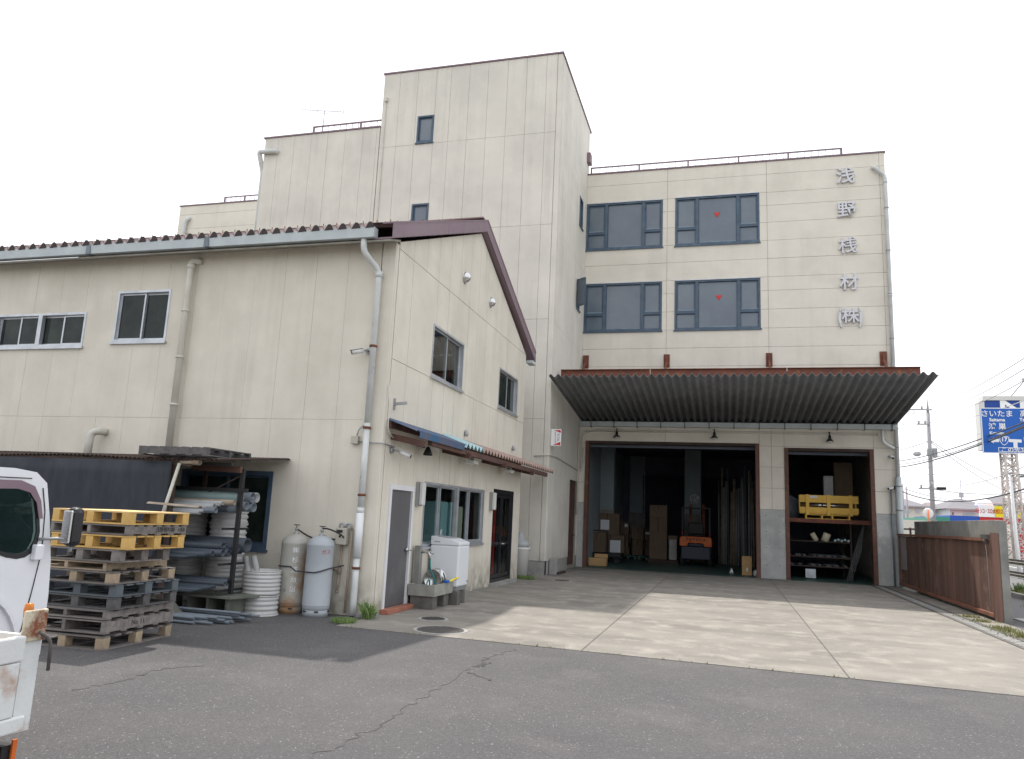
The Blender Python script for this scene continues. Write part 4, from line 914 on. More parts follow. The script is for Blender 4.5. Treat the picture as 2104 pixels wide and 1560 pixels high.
# white ribbed drums (nested coils) in stacks
def drum(x, y, z, h, r, n, label, grp='white ribbed drums'):
    t = thing('ribbed_drum', (x, y, z), label, 'drum', grp)
    prof = [(r * .93, 0)]
    for k in range(n):
        a = h * k / n; b = h * (k + 1) / n; d = (b - a)
        prof += [(r * .93, a + d * .1), (r, a + d * .3), (r, a + d * .7), (r * .93, a + d * .92)]
    prof += [(r * 1.03, h), (r * 1.03, h + .015), (r * .93, h + .015), (r * .90, h - .03)]
    bm = BM(); lathe(bm, (x, y, z), prof[:-1], 40); obj('shell', bm, 'drum_white', t)
    bm = BM(); lathe(bm, (x, y, z), [(r * 1.035, -.004), (r * 1.05, .004), (r * 1.05, .014), (r * 1.02, .02)], 40); obj('rim', bm, 'drum_white', t)
    return t
dz = .355
drum(-7.27, 11.28, .0, .30, .285, 4, 'lower drum of the short white stack beside the rack')
dt = thing('ribbed_drum', (-7.27, 11.28, .32), 'upper open drum of the short white stack with two pipes standing in it', 'drum', 'white ribbed drums')
r, h = .29, .37; prof = []
for k in range(6):
    a = h * k / 6; d = h / 6; prof += [(r * .94, a + d * .08), (r, a + d * .3), (r, a + d * .7), (r * .94, a + d * .92)]
prof += [(r * 1.02, h), (r * .97, h + .012), (r * .93, h), (r * .9, .05), (.001, .04)]
bm = BM(); lathe(bm, (-7.27, 11.28, .32), prof, 40); obj('shell', bm, 'drum_white', dt)
for (u0, v0, u1, v1, l) in ((513, 1178, 504, 1144, 'left'), (529, 1178, 521, 1143, 'right')):
    a = P(1, 11.2, u0, v0); b = P(1, 11.2, u1, v1); bm = BM(); hollow(bm, a + (a - b) * .9, b, .048, .006)
    tag(obj('standing_pipe', bm, 'pvc_light', at=a + (a - b) * .9), l + ' one of two grey pipes standing in the white drum', 'pipe', 'pipes standing in the drum')
words = ['lowest', 'second lowest', 'third', 'fourth', 'topmost']
for (x, nm) in ((-8.13, 'right'), (-8.93, 'left')):
    for k in range(5):
        drum(x, 11.45, .02 + k * .345, .325, .30, 4, words[k] + ' drum of the ' + nm + ' tall white stack behind the pipe rack')
# pallet on the shed roof
PR = {}
def pmesh(key, sx, sy, sz):
    k = (round(sx, 3), round(sy, 3), round(sz, 3), key)
    if k not in PR:
        bm = BM(); box(bm, -sx / 2, sx / 2, -sy / 2, sy / 2, 0, sz); me = bpy.data.meshes.new(key); bm.to_mesh(me); bm.free(); PR[k] = me
    return PR[k]
def part(name, sx, sy, sz, x, y, z, m, t, dz=0):
    me = pmesh(name + m, sx, sy, sz)
    if not me.materials: me.materials.append(M[m])
    o = bpy.data.objects.new(name, me); COL.objects.link(o); o.parent = t; o.location = (x, y, z); return o
def pallet(loc, rz, label, m, h=.13, lx=1.1, ly=1.25, style='block', tilt=(0, 0), full=False, m2=None, group='stacked pallets'):
    """x across, y along; style 'block' shows holes on both sides, 'stringer' has solid boards on the +x side"""
    t = thing('pallet', loc, label, 'pallet', group, rz); t.rotation_euler.x, t.rotation_euler.y = tilt
    m2 = m2 or m; td = .018
    nb = 5
    if style == 'stringer':      # solid runners along y seen on the +x side, deck boards along x
        for x in (-lx / 2 + .025, 0, lx / 2 - .025): part('stringer', .045, ly, h - 2 * td, x, 0, td, m, t)
        for k in range(7): y = -ly / 2 + .05 + k * (ly - .1) / 6; part('deck_board', lx, .1, td - .001, 0, y, h - td + .0005, m, t)
        for k in range(5): y = -ly / 2 + .05 + k * (ly - .1) / 4; part('bottom_board', lx, .1, td - .001, 0, y, 0, m, t)
    else:
        for x in (-lx / 2 + .055, 0, lx / 2 - .055):
            for y in (-ly / 2 + .06, 0, ly / 2 - .06): part('block', .1, .12, h - 2 * td, x, y, td, m2, t)
        if full: part('deck_sheet', lx, ly, td - .001, 0, 0, h - td + .0005, 'pallet_top', t)
        else:
            for k in range(7): y = -ly / 2 + .05 + k * (ly - .1) / 6; part('deck_board', lx, .115, td - .001, 0, y, h - td + .0005, m, t)
        for x in (-lx / 2 + .055, 0, lx / 2 - .055): part('bottom_board', .1, ly - .25, td - .002, x, 0, .0, m, t)
        for y in (-ly / 2 + .06, 0, ly / 2 - .06): part('bottom_board', lx, .12, td - .001, 0, y, 0, m, t)
    return t
pz = [0, .185, .345, .455, .60, .745, .895, 1.0, 1.15, 1.315, 1.44]
pd = [('pallet_grey', 'block', 0, 'weathered grey pallet at the very bottom of the stack', .16), ('pallet_grey', 'stringer', 0, 'grey pallet marked No.11, second from the bottom', .15),
      ('pallet_grey', 'stringer', 0, 'thin grey board pallet just above the No.11 pallet', .105), ('pallet_dark', 'block', .07, 'dark greenish pallet, fourth from the bottom', .14),
      ('pallet_plastic', 'block', .08, 'blue-grey plastic pallet in the middle of the stack', .14), ('pallet_grey', 'block', .06, 'light grey wooden pallet resting on the plastic one', .145),
      ('pallet_light', 'stringer', -.08, 'pale tan pallet with solid side boards, fifth from the top', .10), ('pallet_grey', 'block', .12, 'brownish grey pallet under the lower yellow one', .145),
      ('pallet_yellow', 'block', .2, 'lower yellow pallet, third from the top', .16), ('pallet_grey', 'stringer', .17, 'grey pallet with stencilled lettering between the two yellow ones', .12),
      ('pallet_yellow', 'block', .17, 'topmost yellow pallet with a closed deck', .155)]
for i, ((m, st_, dx, lb, h), z) in enumerate(zip(pd, pz)):
    ln = [1.25, 1.25, 1.22, 1.1, 1.1, 1.1, 1.1, .88, 1.0, 1.05, 1.08][i]
    y0 = 7.62 + (.07 if i in (3, 4) else 0) + (.03 if i > 7 else 0)
    p = pallet((-6.98 - .56 + dx, y0 + ln / 2, z), math.radians([3.5, 3, 3.2, 1, 1, 1.5, 3, .5, 1, 1, .5][i]), lb, m, h=h, lx=1.12, ly=ln, style=st_, full=(i == 10), m2=('pallet_light' if i in (0, 5) else None))
    R4 = Matrix.Translation(p.location) @ Matrix.Rotation(p.rotation_euler.z, 4, 'Z')
    def ptxt(body, size, y, m_, zc, sp=1.1):
        o = text('lettering', body, size, m_, None, (0, 0, 0), ROT_SIDE, ext=.001, space=sp); o.parent = p; o.location = (.56 - .0005, y, zc)
    if i == 1: ptxt('No 11', .085, -.05, 'black', .08)
    if i == 9: ptxt('浅野桟材㈱   4.8.8', .07, .22, 'black', .063, 1.0)
    if i == 10: ptxt('▤▤', .0001, .5, 'brown_wood', .05) if False else None
pc = P(1, 9.85, 424, 944); pr = pallet((pc.x - .62, pc.y + .56, 2.43), math.radians(91), 'dark weathered pallet lying on the shed roof', 'pallet_dark', h=.13, lx=1.12, ly=1.24, style='stringer', tilt=(0, 0), group=None)
# ================================================================== GAS CYLINDERS AND METER
def cyl(x, y, m, label):
    t = thing('gas_cylinder', (x, y, .0), label, 'gas cylinder', 'gas cylinders against the long wall')
    R = .222; H = 1.13
    bm = BM(); prof = [(R * .82, .085)] + [(R * (.82 + .18 * math.sin(a)), .085 + .07 * (1 - math.cos(a))) for a in (.5, 1., 1.4)] + [(R, .16), (R, .17), (R + .003, .175), (R, .18), (R, H - .01), (R + .003, H), (R, H + .01)]
    for k in range(1, 10): a = k / 9 * math.pi / 2; prof.append((R * math.cos(a) * .9 + R * .1 * (1 - k / 9), H + .16 * math.sin(a)))
    prof.append((.001, H + .163)); bm = BM(); lathe(bm, (x, y, 0), prof, 40); obj('tank', bm, m, t)
    bm = BM(); lathe(bm, (x, y, 0), [(R * .93, .0), (R * .95, .0), (R * .93, .11), (R * .88, .11), (R * .9, .0)], 36); obj('foot_ring', bm, m, t)
    bm = BM()
    for a in (.2, -1.0, -2.0, 1.6, 3):
        c = Vector((x + math.cos(a) * R * .95, y + math.sin(a) * R * .95, .085)); bar(bm, c + Vector((-math.sin(a), math.cos(a), 0)) * .03, c - Vector((-math.sin(a), math.cos(a), 0)) * .03, .02, .02)
    obj('foot_slot', bm, 'black', t)
    z = H + .16
    bm = BM(); lathe(bm, (x, y, z - .01), [(.05, 0), (.05, .02), (.02, .022), (.02, .07), (.03, .075), (.03, .095), (.012, .1), (.012, .14)], 14); v = obj('valve', bm, 'steel_dull', t)
    bm = BM(); box(bm, x - .05, x + .05, y - .012, y + .012, z + .135, z + .15); box(bm, x - .012, x + .012, y - .05, y + .05, z + .135, z + .149); obj('handwheel', bm, 'black', v)
    return t
k1 = cyl(-7.03, 11.78, 'cyl_rust', 'left gas cylinder, rust stained, with white lettering')
k2 = cyl(-6.48, 11.66, 'cyl_grey', 'right gas cylinder, clean grey, with faint red marks')
def cyltext(t, body, size, m, ang, z, sx=1.):
    R = .2235; p = origin(t)
    rot = Matrix.Rotation(ang, 3, 'Z') @ ROT_FRONT
    o = text('lettering', body, size, m, t, p + Vector((math.sin(ang) * R, -math.cos(ang) * R, z)), rot, ext=.0008, sx=sx)
    for v in o.data.vertices:      # wrap the flat glyph round the tank
        w = rot.inverted() @ v.co; a = ang + w.x / R; v.co = Vector((math.sin(a) * (R + w.z), -math.cos(a) * (R + w.z), w.y)) - Vector((math.sin(ang) * R, -math.cos(ang) * R, 0))
for ch, z in (('㈱', 1.02), ('杉', .86), ('浦', .70), ('商', .545), ('店', .39)): cyltext(k1, ch, .105, 'sign_white', .62, z)
for ch, z in (('充', .80), ('て', .71), ('二', .56), ('八', .45), ('番', .37)): cyltext(k1, ch, .07, 'cyl_grey', .02, z)
cyltext(k2, 'ガス', .085, 'red_text', .95, 1.02)
bm = BM(); pts = []
for a in [math.radians(x) for x in range(-80, 30, 10)]: pts.append((-7.03 + .235 * math.sin(a), 11.78 - .235 * math.cos(a), .74 + .02 * math.cos(a)))
pts.append((-6.82, 11.5, .70)); 
for a in [math.radians(x) for x in range(-20, 95, 10)]: pts.append((-6.48 + .235 * math.sin(a), 11.66 - .235 * math.cos(a), .70 + .07 * max(0, math.sin(a)) ** 2))
pts.append((-6.2, 11.96, .8)); tube(bm, pts, .012, 6); tag(obj('chain', bm, 'wire'), 'dark chain tied round both gas cylinders', 'chain')
bm = BM(); tube(bm, bend([(-6.46, 11.66, 1.40), (-6.32, 11.6, 1.40), (-6.15, 11.7, 1.32), (-6.18, 11.9, 1.24), (-6.4, 11.96, 1.22), (-6.85, 11.96, 1.22), (-7.0, 11.85, 1.33), (-7.05, 11.78, 1.38)], .12), .013, 8); tag(obj('gas_hose', bm, 'rubber'), 'black hose looping from the cylinder valves to the wall', 'hose')
t = thing('gas_meter', (-6.2, 11.95, 1.15), 'beige gas meter with pipes on the wall beside the cylinders', 'meter')
bm = BM(); box(bm, -6.33, -6.13, 11.84, 11.96, 1.14, 1.42); obj('case', bm, 'meter', t, bev=.015)
bm = BM(); box(bm, -6.31, -6.20, 11.833, 11.842, 1.34, 1.385); box(bm, -6.26, -6.225, 11.833, 11.842, 1.26, 1.30); obj('dial', bm, 'black_gloss', t)
bm = BM(); tube(bm, bend([(-6.29, 11.9, 1.42), (-6.29, 11.9, 1.49), (-6.22, 11.9, 1.49), (-6.2, 11.9, 1.42)], .04), .018, 8); tube(bm, bend([(-6.17, 11.9, 1.42), (-6.16, 11.9, 1.49), (-6.08, 11.9, 1.49), (-6.07, 11.9, 1.4)], .04), .018, 8); obj('union', bm, 'steel_dull', t)
bm = BM(); tube(bm, [(-6.07, 11.93, 1.42), (-6.09, 11.93, .05)], .02, 10); tube(bm, bend([(-6.24, 11.93, 1.14), (-6.25, 11.93, .62), (-6.27, 11.93, .38)], .1), .02, 10); tube(bm, [(-6.25, 11.93, .72), (-6.4, 11.95, .73)], .02, 10); obj('pipe', bm, 'pvc_beige', t)
bm = BM(); lathe(bm, (-6.25, 11.93, .66), [(.03, 0), (.03, .12)], 10); lathe(bm, (-6.27, 11.93, .36), [(.028, 0), (.028, .03)], 10); obj('fitting', bm, 'pvc_beige', t)
# ================================================================== SINK, WASHER
sk = thing('outdoor_sink', (-5.3, 13.75, 0), 'low concrete sink with upright tap post between the grey door and the washing machine', 'sink')
bm = BM(); y0, y1, x0, x1 = 13.42, 14.42, -5.62, -5.10
for b in ((x0, x1, y0, y1, .24, .29), (x0, x0 + .05, y0, y1, .291, .44), (x1 - .05, x1, y0, y1, .291, .44), (x0 + .051, x1 - .051, y0, y0 + .05, .291, .44), (x0 + .051, x1 - .051, y1 - .05, y1, .291, .44)): box(bm, *b)
tag(obj('basin', bm, 'sink', sk), kind='stuff')
bm = BM(); box(bm, -5.58, -5.14, 13.46, 13.70, 0, .238); obj('sink_block', bm, 'block_dark', sk, bev=.01)
bm = BM(); box(bm, -5.58, -5.14, 14.05, 14.32, 0, .238); obj('sink_block', bm, 'block_dark', sk, bev=.01)
bm = BM(); box(bm, -5.62, -5.50, 13.62, 13.74, .3, 1.12); obj('tap_post', bm, 'concrete_wall', sk, bev=.01)
bm = BM(); tube(bm, bend([(-5.5, 13.68, 1.0), (-5.34, 13.68, 1.0), (-5.32, 13.68, .88)], .04), .018, 8); tube(bm, bend([(-5.45, 13.68, 1.0), (-5.45, 14.0, 1.0), (-5.4, 14.05, .96)], .03), .014, 8); obj('tap', bm, 'steel', sk)
bm = BM(); box(bm, -5.36, -5.30, 13.67, 13.69, 1.03, 1.045); tube(bm, [(-5.33, 13.68, 1.0), (-5.33, 13.68, 1.04)], .01, 6); box(bm, -5.46, -5.43, 13.96, 14.04, 1.05, 1.065); obj('tap_handle', bm, 'steel', sk)
bm = BM(); tube(bm, bend([(-5.32, 13.68, .9), (-5.32, 13.7, .7), (-5.27, 13.85, .5), (-5.25, 13.88, .31)], .1), .016, 8); tube(bm, bend([(-5.3, 13.5, .32), (-5.28, 13.5, .5), (-5.3, 13.66, .52), (-5.3, 13.7, .31)], .05), .014, 8)
tag(obj('garden_hose', bm, 'teal'), 'teal garden hose hanging from the tap into the sink', 'hose')
t = thing('wash_basin', (-5.35, 14.0, .3), 'steel basins standing on edge in the concrete sink', 'basin')
for i, yy in enumerate((13.98, 14.08, 14.2)):
    bm = BM(); lathe(bm, (-5.36, yy, .5), [(.001, .06), (.13, .055), (.17, 0), (.19, 0), (.19, -.006), (.165, -.004), (.125, .045), (.001, .05)], 24, 'y'); obj('dish', bm, 'steel', t)
bm = BM(); tube(bm, [(-5.2, 13.98, .66), (-5.16, 13.92, .55)], .03, 10); tag(obj('spray_nozzle', bm, 'sign_white'), 'white spray nozzle lying over the steel basins', 'nozzle')
bm = BM(); tube(bm, [(-5.1, 14.1, .46), (-5.02, 14.45, .52)], .018, 6); br = obj('brush', bm, 'yellow'); tag(br, 'yellow handled brush across the edge of the sink', 'brush')
bm = BM(); box(bm, -5.14, -5.07, 14.0, 14.12, .45, .49); obj('bristle', bm, 'sign_blue', br)
wm = thing('washing_machine', (-5.3, 14.75, .3), 'white top loading washing machine on blocks under the window', 'washing machine')
x0, x1, y0, y1 = -5.62, -5.02, 14.42, 15.06
bm = BM(); box(bm, x0, x1, y0, y1, .34, 1.12); obj('cabinet', bm, 'washer_front', wm, bev=.03)
bm = BM(); prism(bm, [(x0, y0, 1.122), (x1, y0, 1.122), (x1, y0, 1.18), (x1 - .2, y0, 1.25), (x0, y0, 1.29)], (0, y1 - y0, 0)); obj('top_cover', bm, 'washer_front', wm, bev=.015)
bm = BM(); prism(bm, [(x1 - .2, y0 + .08, 1.256), (x0 + .1, y0 + .08, 1.285), (x0 + .1, y0 + .08, 1.29), (x1 - .2, y0 + .08, 1.262)], (0, .45, 0)); obj('lid', bm, 'washer_side', wm)
bm = BM(); box(bm, x0 + .02, x1 - .02, y0 + .02, y1 - .02, .27, .338); obj('base', bm, 'steel_dull', wm)
bm = BM(); box(bm, x0 + .08, x0 + .2, y0 - .003, y0 + .002, 1.17, 1.19); box(bm, x1 - .002, x1 + .003, y1 - .1, y1 - .04, .4, .44); obj('badge', bm, 'steel_dull', wm)
bm = BM(); tube(bm, bend([(x0 + .15, y0 + .1, 1.28), (x0 + .15, y0 + .12, 1.4), (x0 + .12, y0 + .25, 1.4), (x0 + .1, y0 + .3, 1.25)], .06), .018, 8); obj('inlet_hose', bm, 'washer_side', wm)
for (a, b, m, lb) in ((-5.16, 14.42, 'block_dark', 'nearest rough block under the washing machine'), (-5.16, 14.88, 'joint', 'right dark block under the washing machine'), (-5.55, 14.45, 'joint', 'rear block under the washing machine')):
    bm = BM(); box(bm, a - .1, a + .17, b - .03, b + .16, 0, .265); tag(obj('support_block', bm, m, bev=.015, at=(a, b, 0)), lb, 'block', 'blocks under the washing machine')
# bin by the gap
t = thing('waste_bin', (-5.45, 21.75, 0), 'pale plastic bin with a bag in the gap beyond the black door', 'bin')
bm = BM(); lathe(bm, (-5.74, 21.8, 0), [(.22, 0), (.28, .8), (.3, .82), (.3, .86), (.27, .87)], 20); obj('body', bm, 'lamp_white', t)
bm = BM(); lathe(bm, (-5.74, 21.8, .87), [(.26, 0), (.3, .08), (.24, .16), (.13, .22), (.1, .36), (.03, .42), (.001, .4)], 7); obj('bag', bm, 'washer_side', t)
t = thing('pump_stub', (-5.3, 24.0, 0), 'low dark pipe stub and concrete lump at the foot of the tower', 'block')
bm = BM(); box(bm, -5.34, -5.1, 23.9, 24.15, 0, .5); obj('lump', bm, 'concrete', t, bev=.02)
bm = BM(); box(bm, -5.1, -5.02, 23.95, 25.0, 0, .08); obj('plank', bm, 'dark_wood', t)
# ================================================================== WEEDS
def weed(x, y, n, h, spread, label, m='leaf', tall=False, seed=1, kind=None):
    random.seed(seed); bm = BM()
    for i in range(n):
        a = random.uniform(0, 6.28); rr = spread * math.sqrt(random.random()); bx, by = x + rr * math.cos(a), y + rr * math.sin(a)
        lean = random.uniform(.1, .6); hh = h * random.uniform(.4, 1); aa = random.uniform(0, 6.28); d = Vector((math.cos(aa), math.sin(aa), 0)); s = Vector((-d.y, d.x, 0))
        w = random.uniform(.005, .012) * (.8 if tall else 1); p0 = Vector((bx, by, .01)); p1 = p0 + d * lean * hh * .4 + Vector((0, 0, hh * .6)); p2 = p0 + d * lean * hh + Vector((0, 0, hh * (1 - lean * .4)))
        v = [bm.verts.new(q) for q in (p0 - s * w * .5, p0 + s * w * .5, p1 + s * w, p2, p1 - s * w)]; bm.faces.new(v)
        if tall:
            for k in range(5):
                c = p0.lerp(p2, random.uniform(.3, 1)); q = Vector((random.uniform(-1, 1), random.uniform(-1, 1), random.uniform(-.3, .8))).normalized() * random.uniform(.02, .05); r_ = q.cross(Vector((0, 0, 1))).normalized() * .014
                vv = [bm.verts.new(z) for z in (c, c + q * .5 + r_, c + q, c + q * .5 - r_)]; bm.faces.new(vv)
    o = obj('weed', bm, m, merge=False, at=(x, y, 0)); tag(o, label, 'weeds'); return o
weed(-5.72, 11.22, 500, .08, .2, 'low grassy weed tuft in front of the corner downpipe', seed=2)
weed(-5.58, 11.76, 70, .32, .10, 'taller leafy weed between the downpipe and the brick step', tall=True, seed=3)
weed(-5.45, 21.5, 350, .12, .25, 'small green moss and weed patch in the gap beside the bin', seed=4)
random.seed(9); bm = BM()
for i in range(2600):
    y = random.uniform(14.0, 19.6); x = 5.12 + random.gauss(0, .13) ; 
    if math.sin(y * 2.3) + math.sin(y * 5.1 + 1) < -.3: continue
    hh = random.uniform(.02, .09); a = random.uniform(0, 6.28); d = Vector((math.cos(a), math.sin(a), 0)); p = Vector((x, y, .008)); s = Vector((-d.y, d.x, 0)) * .007
    bm.faces.new([bm.verts.new(q) for q in (p - s, p + s, p + d * hh * .5 + Vector((0, 0, hh)))])
tag(obj('moss_strip', bm, 'leaf_dry', merge=False), 'dry moss and grass growing along the drain channel', 'moss', kind='stuff')
random.seed(10); bm = BM()
for i in range(110):
    x = random.uniform(-5.6, 1.5); y = yed(x) + random.gauss(0, .015); hh = random.uniform(.01, .04)
    if random.random() > abs(math.sin(x * 3.3)) : continue
    p = Vector((x, y, .006)); s = Vector((.006, 0, 0)); bm.faces.new([bm.verts.new(q) for q in (p - s, p + s, p + Vector((random.uniform(-.02, .02), random.uniform(-.02, .02), hh)))])
tag(obj('edge_moss', bm, 'leaf_dry', merge=False), 'tiny moss tufts along the edge of the concrete apron', 'moss', kind='stuff')
# ================================================================== TRUCKS (local: +x forward, y = side, nearest side is -y)
def truck(loc, rz, label, group, body=True, Lb=3.0):
    t = thing('flatbed_truck', loc, label, 'truck', group, 0); t.location = (0, 0, 0)
    # cab profile in x,z ; front at x=0
    H = 1.93; W = 1.66
    outer = [(-1.45, .62), (-1.45, 1.72), (-1.38, H - .06), (-1.25, H), (-.5, H + .01), (-.30, H - .01), (-.19, H - .09), (-.12, H - .35), (-.045, 1.22), (-.02, .95), (-.02, .5), (-.22, .42), (-.38, .42), (-.42, .60), (-.55, .80), (-.80, .88), (-1.05, .80), (-1.2, .62)]
    wn = [(-1.280, 1.38), (-1.260, 1.78), (-1.180, 1.815), (-0.505, 1.83), (-0.405, 1.82), (-0.335, 1.79), (-0.275, 1.72), (-0.235, 1.60), (-0.205, 1.46), (-0.210, 1.38), (-0.245, 1.31), (-0.305, 1.275), (-0.375, 1.265), (-0.465, 1.28), (-0.605, 1.325), (-0.745, 1.36)]
    def side(y, th, name):
        bm = BM()
        vo = [bm.verts.new((x, y, z)) for x, z in outer]; vi = [bm.verts.new((x, y, z)) for x, z in wn]
        eo = [bm.edges.new((vo[i], vo[(i + 1) % len(vo)])) for i in range(len(vo))]; ei = [bm.edges.new((vi[i], vi[(i + 1) % len(vi)])) for i in range(len(vi))]
        bmesh.ops.triangle_fill(bm, edges=eo + ei, use_beauty=True, use_dissolve=False)
        for f in [f for f in bm.faces if (lambda c: inside(c, wn))(f.calc_center_median())]: bm.faces.remove(f)
        r = bmesh.ops.extrude_face_region(bm, geom=list(bm.faces)); bmesh.ops.translate(bm, verts=[v for v in r['geom'] if isinstance(v, bmesh.types.BMVert)], vec=(0, th, 0))
        return obj(name, bm, 'truck_white', t)
    def inside(c, poly):
        r = False
        for (x1, z1), (x2, z2) in zip(poly, poly[1:] + poly[:1]):
            if (z1 > c.z) != (z2 > c.z) and c.x < (x2 - x1) * (c.z - z1) / (z2 - z1) + x1: r = not r
        return r
    s1 = side(-W / 2, .05, 'cab_side'); s2 = side(W / 2 - .05, .05, 'cab_side')
    # skin between the sides: roof, front, rear
    def skin(pts, name, m='truck_white', y=W / 2 - .051):
        bm = BM(); prev = None
        for x, z in pts:
            a = bm.verts.new((x, -y, z)); b = bm.verts.new((x, y, z))
            if prev: bm.faces.new([prev[0], prev[1], b, a]).smooth = True
            prev = (a, b)
        o = obj(name, bm, m, t); o.modifiers.new('s', 'SOLIDIFY').thickness = .02; return o
    skin([(-1.45, 1.72), (-1.38, H - .06), (-1.25, H), (-.5, H + .01), (-.30, H - .01), (-.20, H - .08)], 'roof')
    skin([(-.06, 1.24), (-.02, .95), (-.02, .5), (-.22, .42)], 'front_panel'); skin([(-1.45, .62), (-1.45, 1.2)], 'rear_panel')
    skin([(-.19, H - .10), (-.13, H - .35), (-.055, 1.25)], 'windshield', 'glass_tint'); skin([(-1.45, 1.21), (-1.45, 1.71)], 'rear_window', 'glass_tint')
    for sgn, s in ((-1, s1), (1, s2)):
        y = sgn * (W / 2 + .004)
        # black window rubber as a band around the opening
        bm = BM(); c = Vector((sum(p[0] for p in wn) / len(wn), 0, sum(p[1] for p in wn) / len(wn)))
        inn = [(c.x + (x - c.x) * .94, c.z + (z - c.z) * .90) for x, z in wn]; out2 = [(c.x + (x - c.x) * 1.035, c.z + (z - c.z) * 1.05) for x, z in wn]
        A = [bm.verts.new((x, y, z)) for x, z in inn]; B = [bm.verts.new((x, y, z)) for x, z in out2]
        for i in range(len(A)): j = (i + 1) % len(A); bm.faces.new([A[i], A[j], B[j], B[i]])
        o = obj('window_seal', bm, 'black_gloss', s); o.modifiers.new('s', 'SOLIDIFY').thickness = .012
        bm = BM(); bm.faces.new([bm.verts.new((x, y - sgn * .02, z)) for x, z in wn]); obj('side_glass', bm, 'glass_tint', s)
        # rain visor over the window
        bm = BM(); vis = [(-1.27, 1.76), (-1.18, 1.835), (-.45, 1.85), (-.32, 1.81), (-.245, 1.70), (-.205, 1.56), (-.24, 1.56), (-.28, 1.68), (-.355, 1.76), (-.47, 1.785), (-1.16, 1.76)]
        bm.faces.new([bm.verts.new((x, y + sgn * .022, z)) for x, z in vis]); o = obj('rain_visor', bm, 'trim', s); o.modifiers.new('s', 'SOLIDIFY').thickness = .006
        # door lines
        bm = BM(); ln = [(-.225, 1.80), (-.175, 1.62), (-.15, 1.30), (-.19, .98), (-.23, .72), (-.29, .52)]
        for (a, b), (c_, d) in zip(ln, ln[1:]): bar(bm, (a, y, b), (c_, y, d), .004, .007)
        for (a, b), (c_, d) in (((-1.33, 1.8), (-1.35, .9)), ((-1.3, 1.855), (-.34, 1.87))): bar(bm, (a, y, b), (c_, y, d), .004, .007)
        obj('door_seam', bm, 'black', s)
        bm = BM(); n = 20; ar = [( -.80 + .54 * math.cos(a), .52 + .54 * math.sin(a)) for a in [k / n * math.pi for k in range(n + 1)]]
        for (a, b), (c_, d) in zip(ar, ar[1:]): bar(bm, (a, y + sgn * .012, b), (c_, y + sgn * .012, d), .03, .03)
        obj('wheel_arch', bm, 'truck_white', s)
        bm = BM(); box(bm, -.25, -.17, min(y, y + sgn * .05), max(y, y + sgn * .05), 1.24, 1.36); obj('hinge_cover', bm, 'truck_white', s, bev=.01)
        # mirror
        mr = bpy.data.objects.new('mirror', None)
        yy = y + sgn * .115; mx = .015
        bm = BM(); tube(bm, bend([(-.2, y, 1.40), (-.05, yy, 1.41), (mx, yy, 1.33), (mx, yy, 1.30)], .05), .012, 8); obj('mirror_arm', bm, 'steel_dull', t)
        bm = BM(); box(bm, mx - .06, mx + .06, yy - .055, yy + .055, 1.34, 1.66); mh = obj('mirror_housing', bm, 'black_gloss', t, bev=.045)
        bm = BM(); box(bm, mx - .078, mx - .061, yy - .045, yy + .045, 1.37, 1.63); obj('mirror_glass', bm, 'steel', mh, bev=.008)
    # interior
    bm = BM(); box(bm, -.55, -.2, -W / 2 + .08, W / 2 - .08, 1.02, 1.22); obj('dashboard', bm, 'interior_dark', t, bev=.03)
    bm = BM(); box(bm, -1.3, -.85, -W / 2 + .12, W / 2 - .12, .85, 1.05); box(bm, -1.38, -1.22, -W / 2 + .12, W / 2 - .12, 1.06, 1.55); st_ = obj('seat', bm, 'interior_dark', t, bev=.04); st_['kind'] = 'stuff'
    bm = BM(); c = Vector((-.62, -.4, 1.24)); ax = Vector((-.75, 0, .66)).normalized(); u = Vector((0, 1, 0)); v = ax.cross(u)
    tube(bm, [c + (u * math.cos(k / 20 * 6.283) + v * math.sin(k / 20 * 6.283)) * .19 for k in range(21)], .014, 8, caps=False); tube(bm, [c, c - ax * .2], .02, 6); bar(bm, c - u * .18, c + u * .18, .03, .02)
    obj('steering_wheel', bm, 'black', t)
    bm = BM(); box(bm, -4.2, -.25, -.38, -.30, .45, .58); box(bm, -4.2, -.25, .30, .38, .45, .58)
    for x in (-.9, -1.7, -2.6, -3.4): box(bm, x, x + .07, -.30, .30, .47, .56)
    obj('chassis', bm, 'black', t); bpy.data.objects
    for x in (-.80, -3.15):
        for sg in (-1, 1):
            y = sg * .70
            bm = BM(); R = .34; lathe(bm, (x, y, R), [(.2, -.1), (R - .02, -.1), (R, -.07), (R, .07), (R - .02, .1), (.2, .1)], 32, 'y'); w = obj('wheel', bm, 'rubber', t)
            bm = BM(); lathe(bm, (x, y, R), [(.2, -.09 if sg < 0 else .09), (.17, -.04 if sg < 0 else .04), (.07, -.05 if sg < 0 else .05), (.001, -.06 if sg < 0 else .06)], 24, 'y'); obj('rim', bm, 'steel_dull', w)
    # bed
    x1, x0, yb = -1.55, -1.55 - Lb, .93; zb, zt = .75, 1.13
    bm = BM(); box(bm, x0, x1, -yb + .03, yb - .03, zb + .0, zb + .06); obj('bed_floor', bm, 'truck_rusty', t)
    for sg in (-1, 1):
        a, b = sorted((sg * (yb - .03), sg * yb))
        bm = BM(); box(bm, x0 + .10, x1 - .10, a, b, zb + .07, zt); s = obj('side_gate', bm, 'truck_bed', t)
        o1, o2 = sorted((sg * (yb + .001), sg * (yb + .03)))
        bm = BM(); box(bm, x0 + .09, x1 - .09, o1, o2, zt - .095, zt + .012); obj('gate_top_rail', bm, 'rail_rust', s, bev=.008)
        bm = BM(); box(bm, x0 + .04, x1 - .04, o1, o2, zb - .01, zb + .055); obj('gate_bottom_rail', bm, 'truck_bed', s, bev=.008)
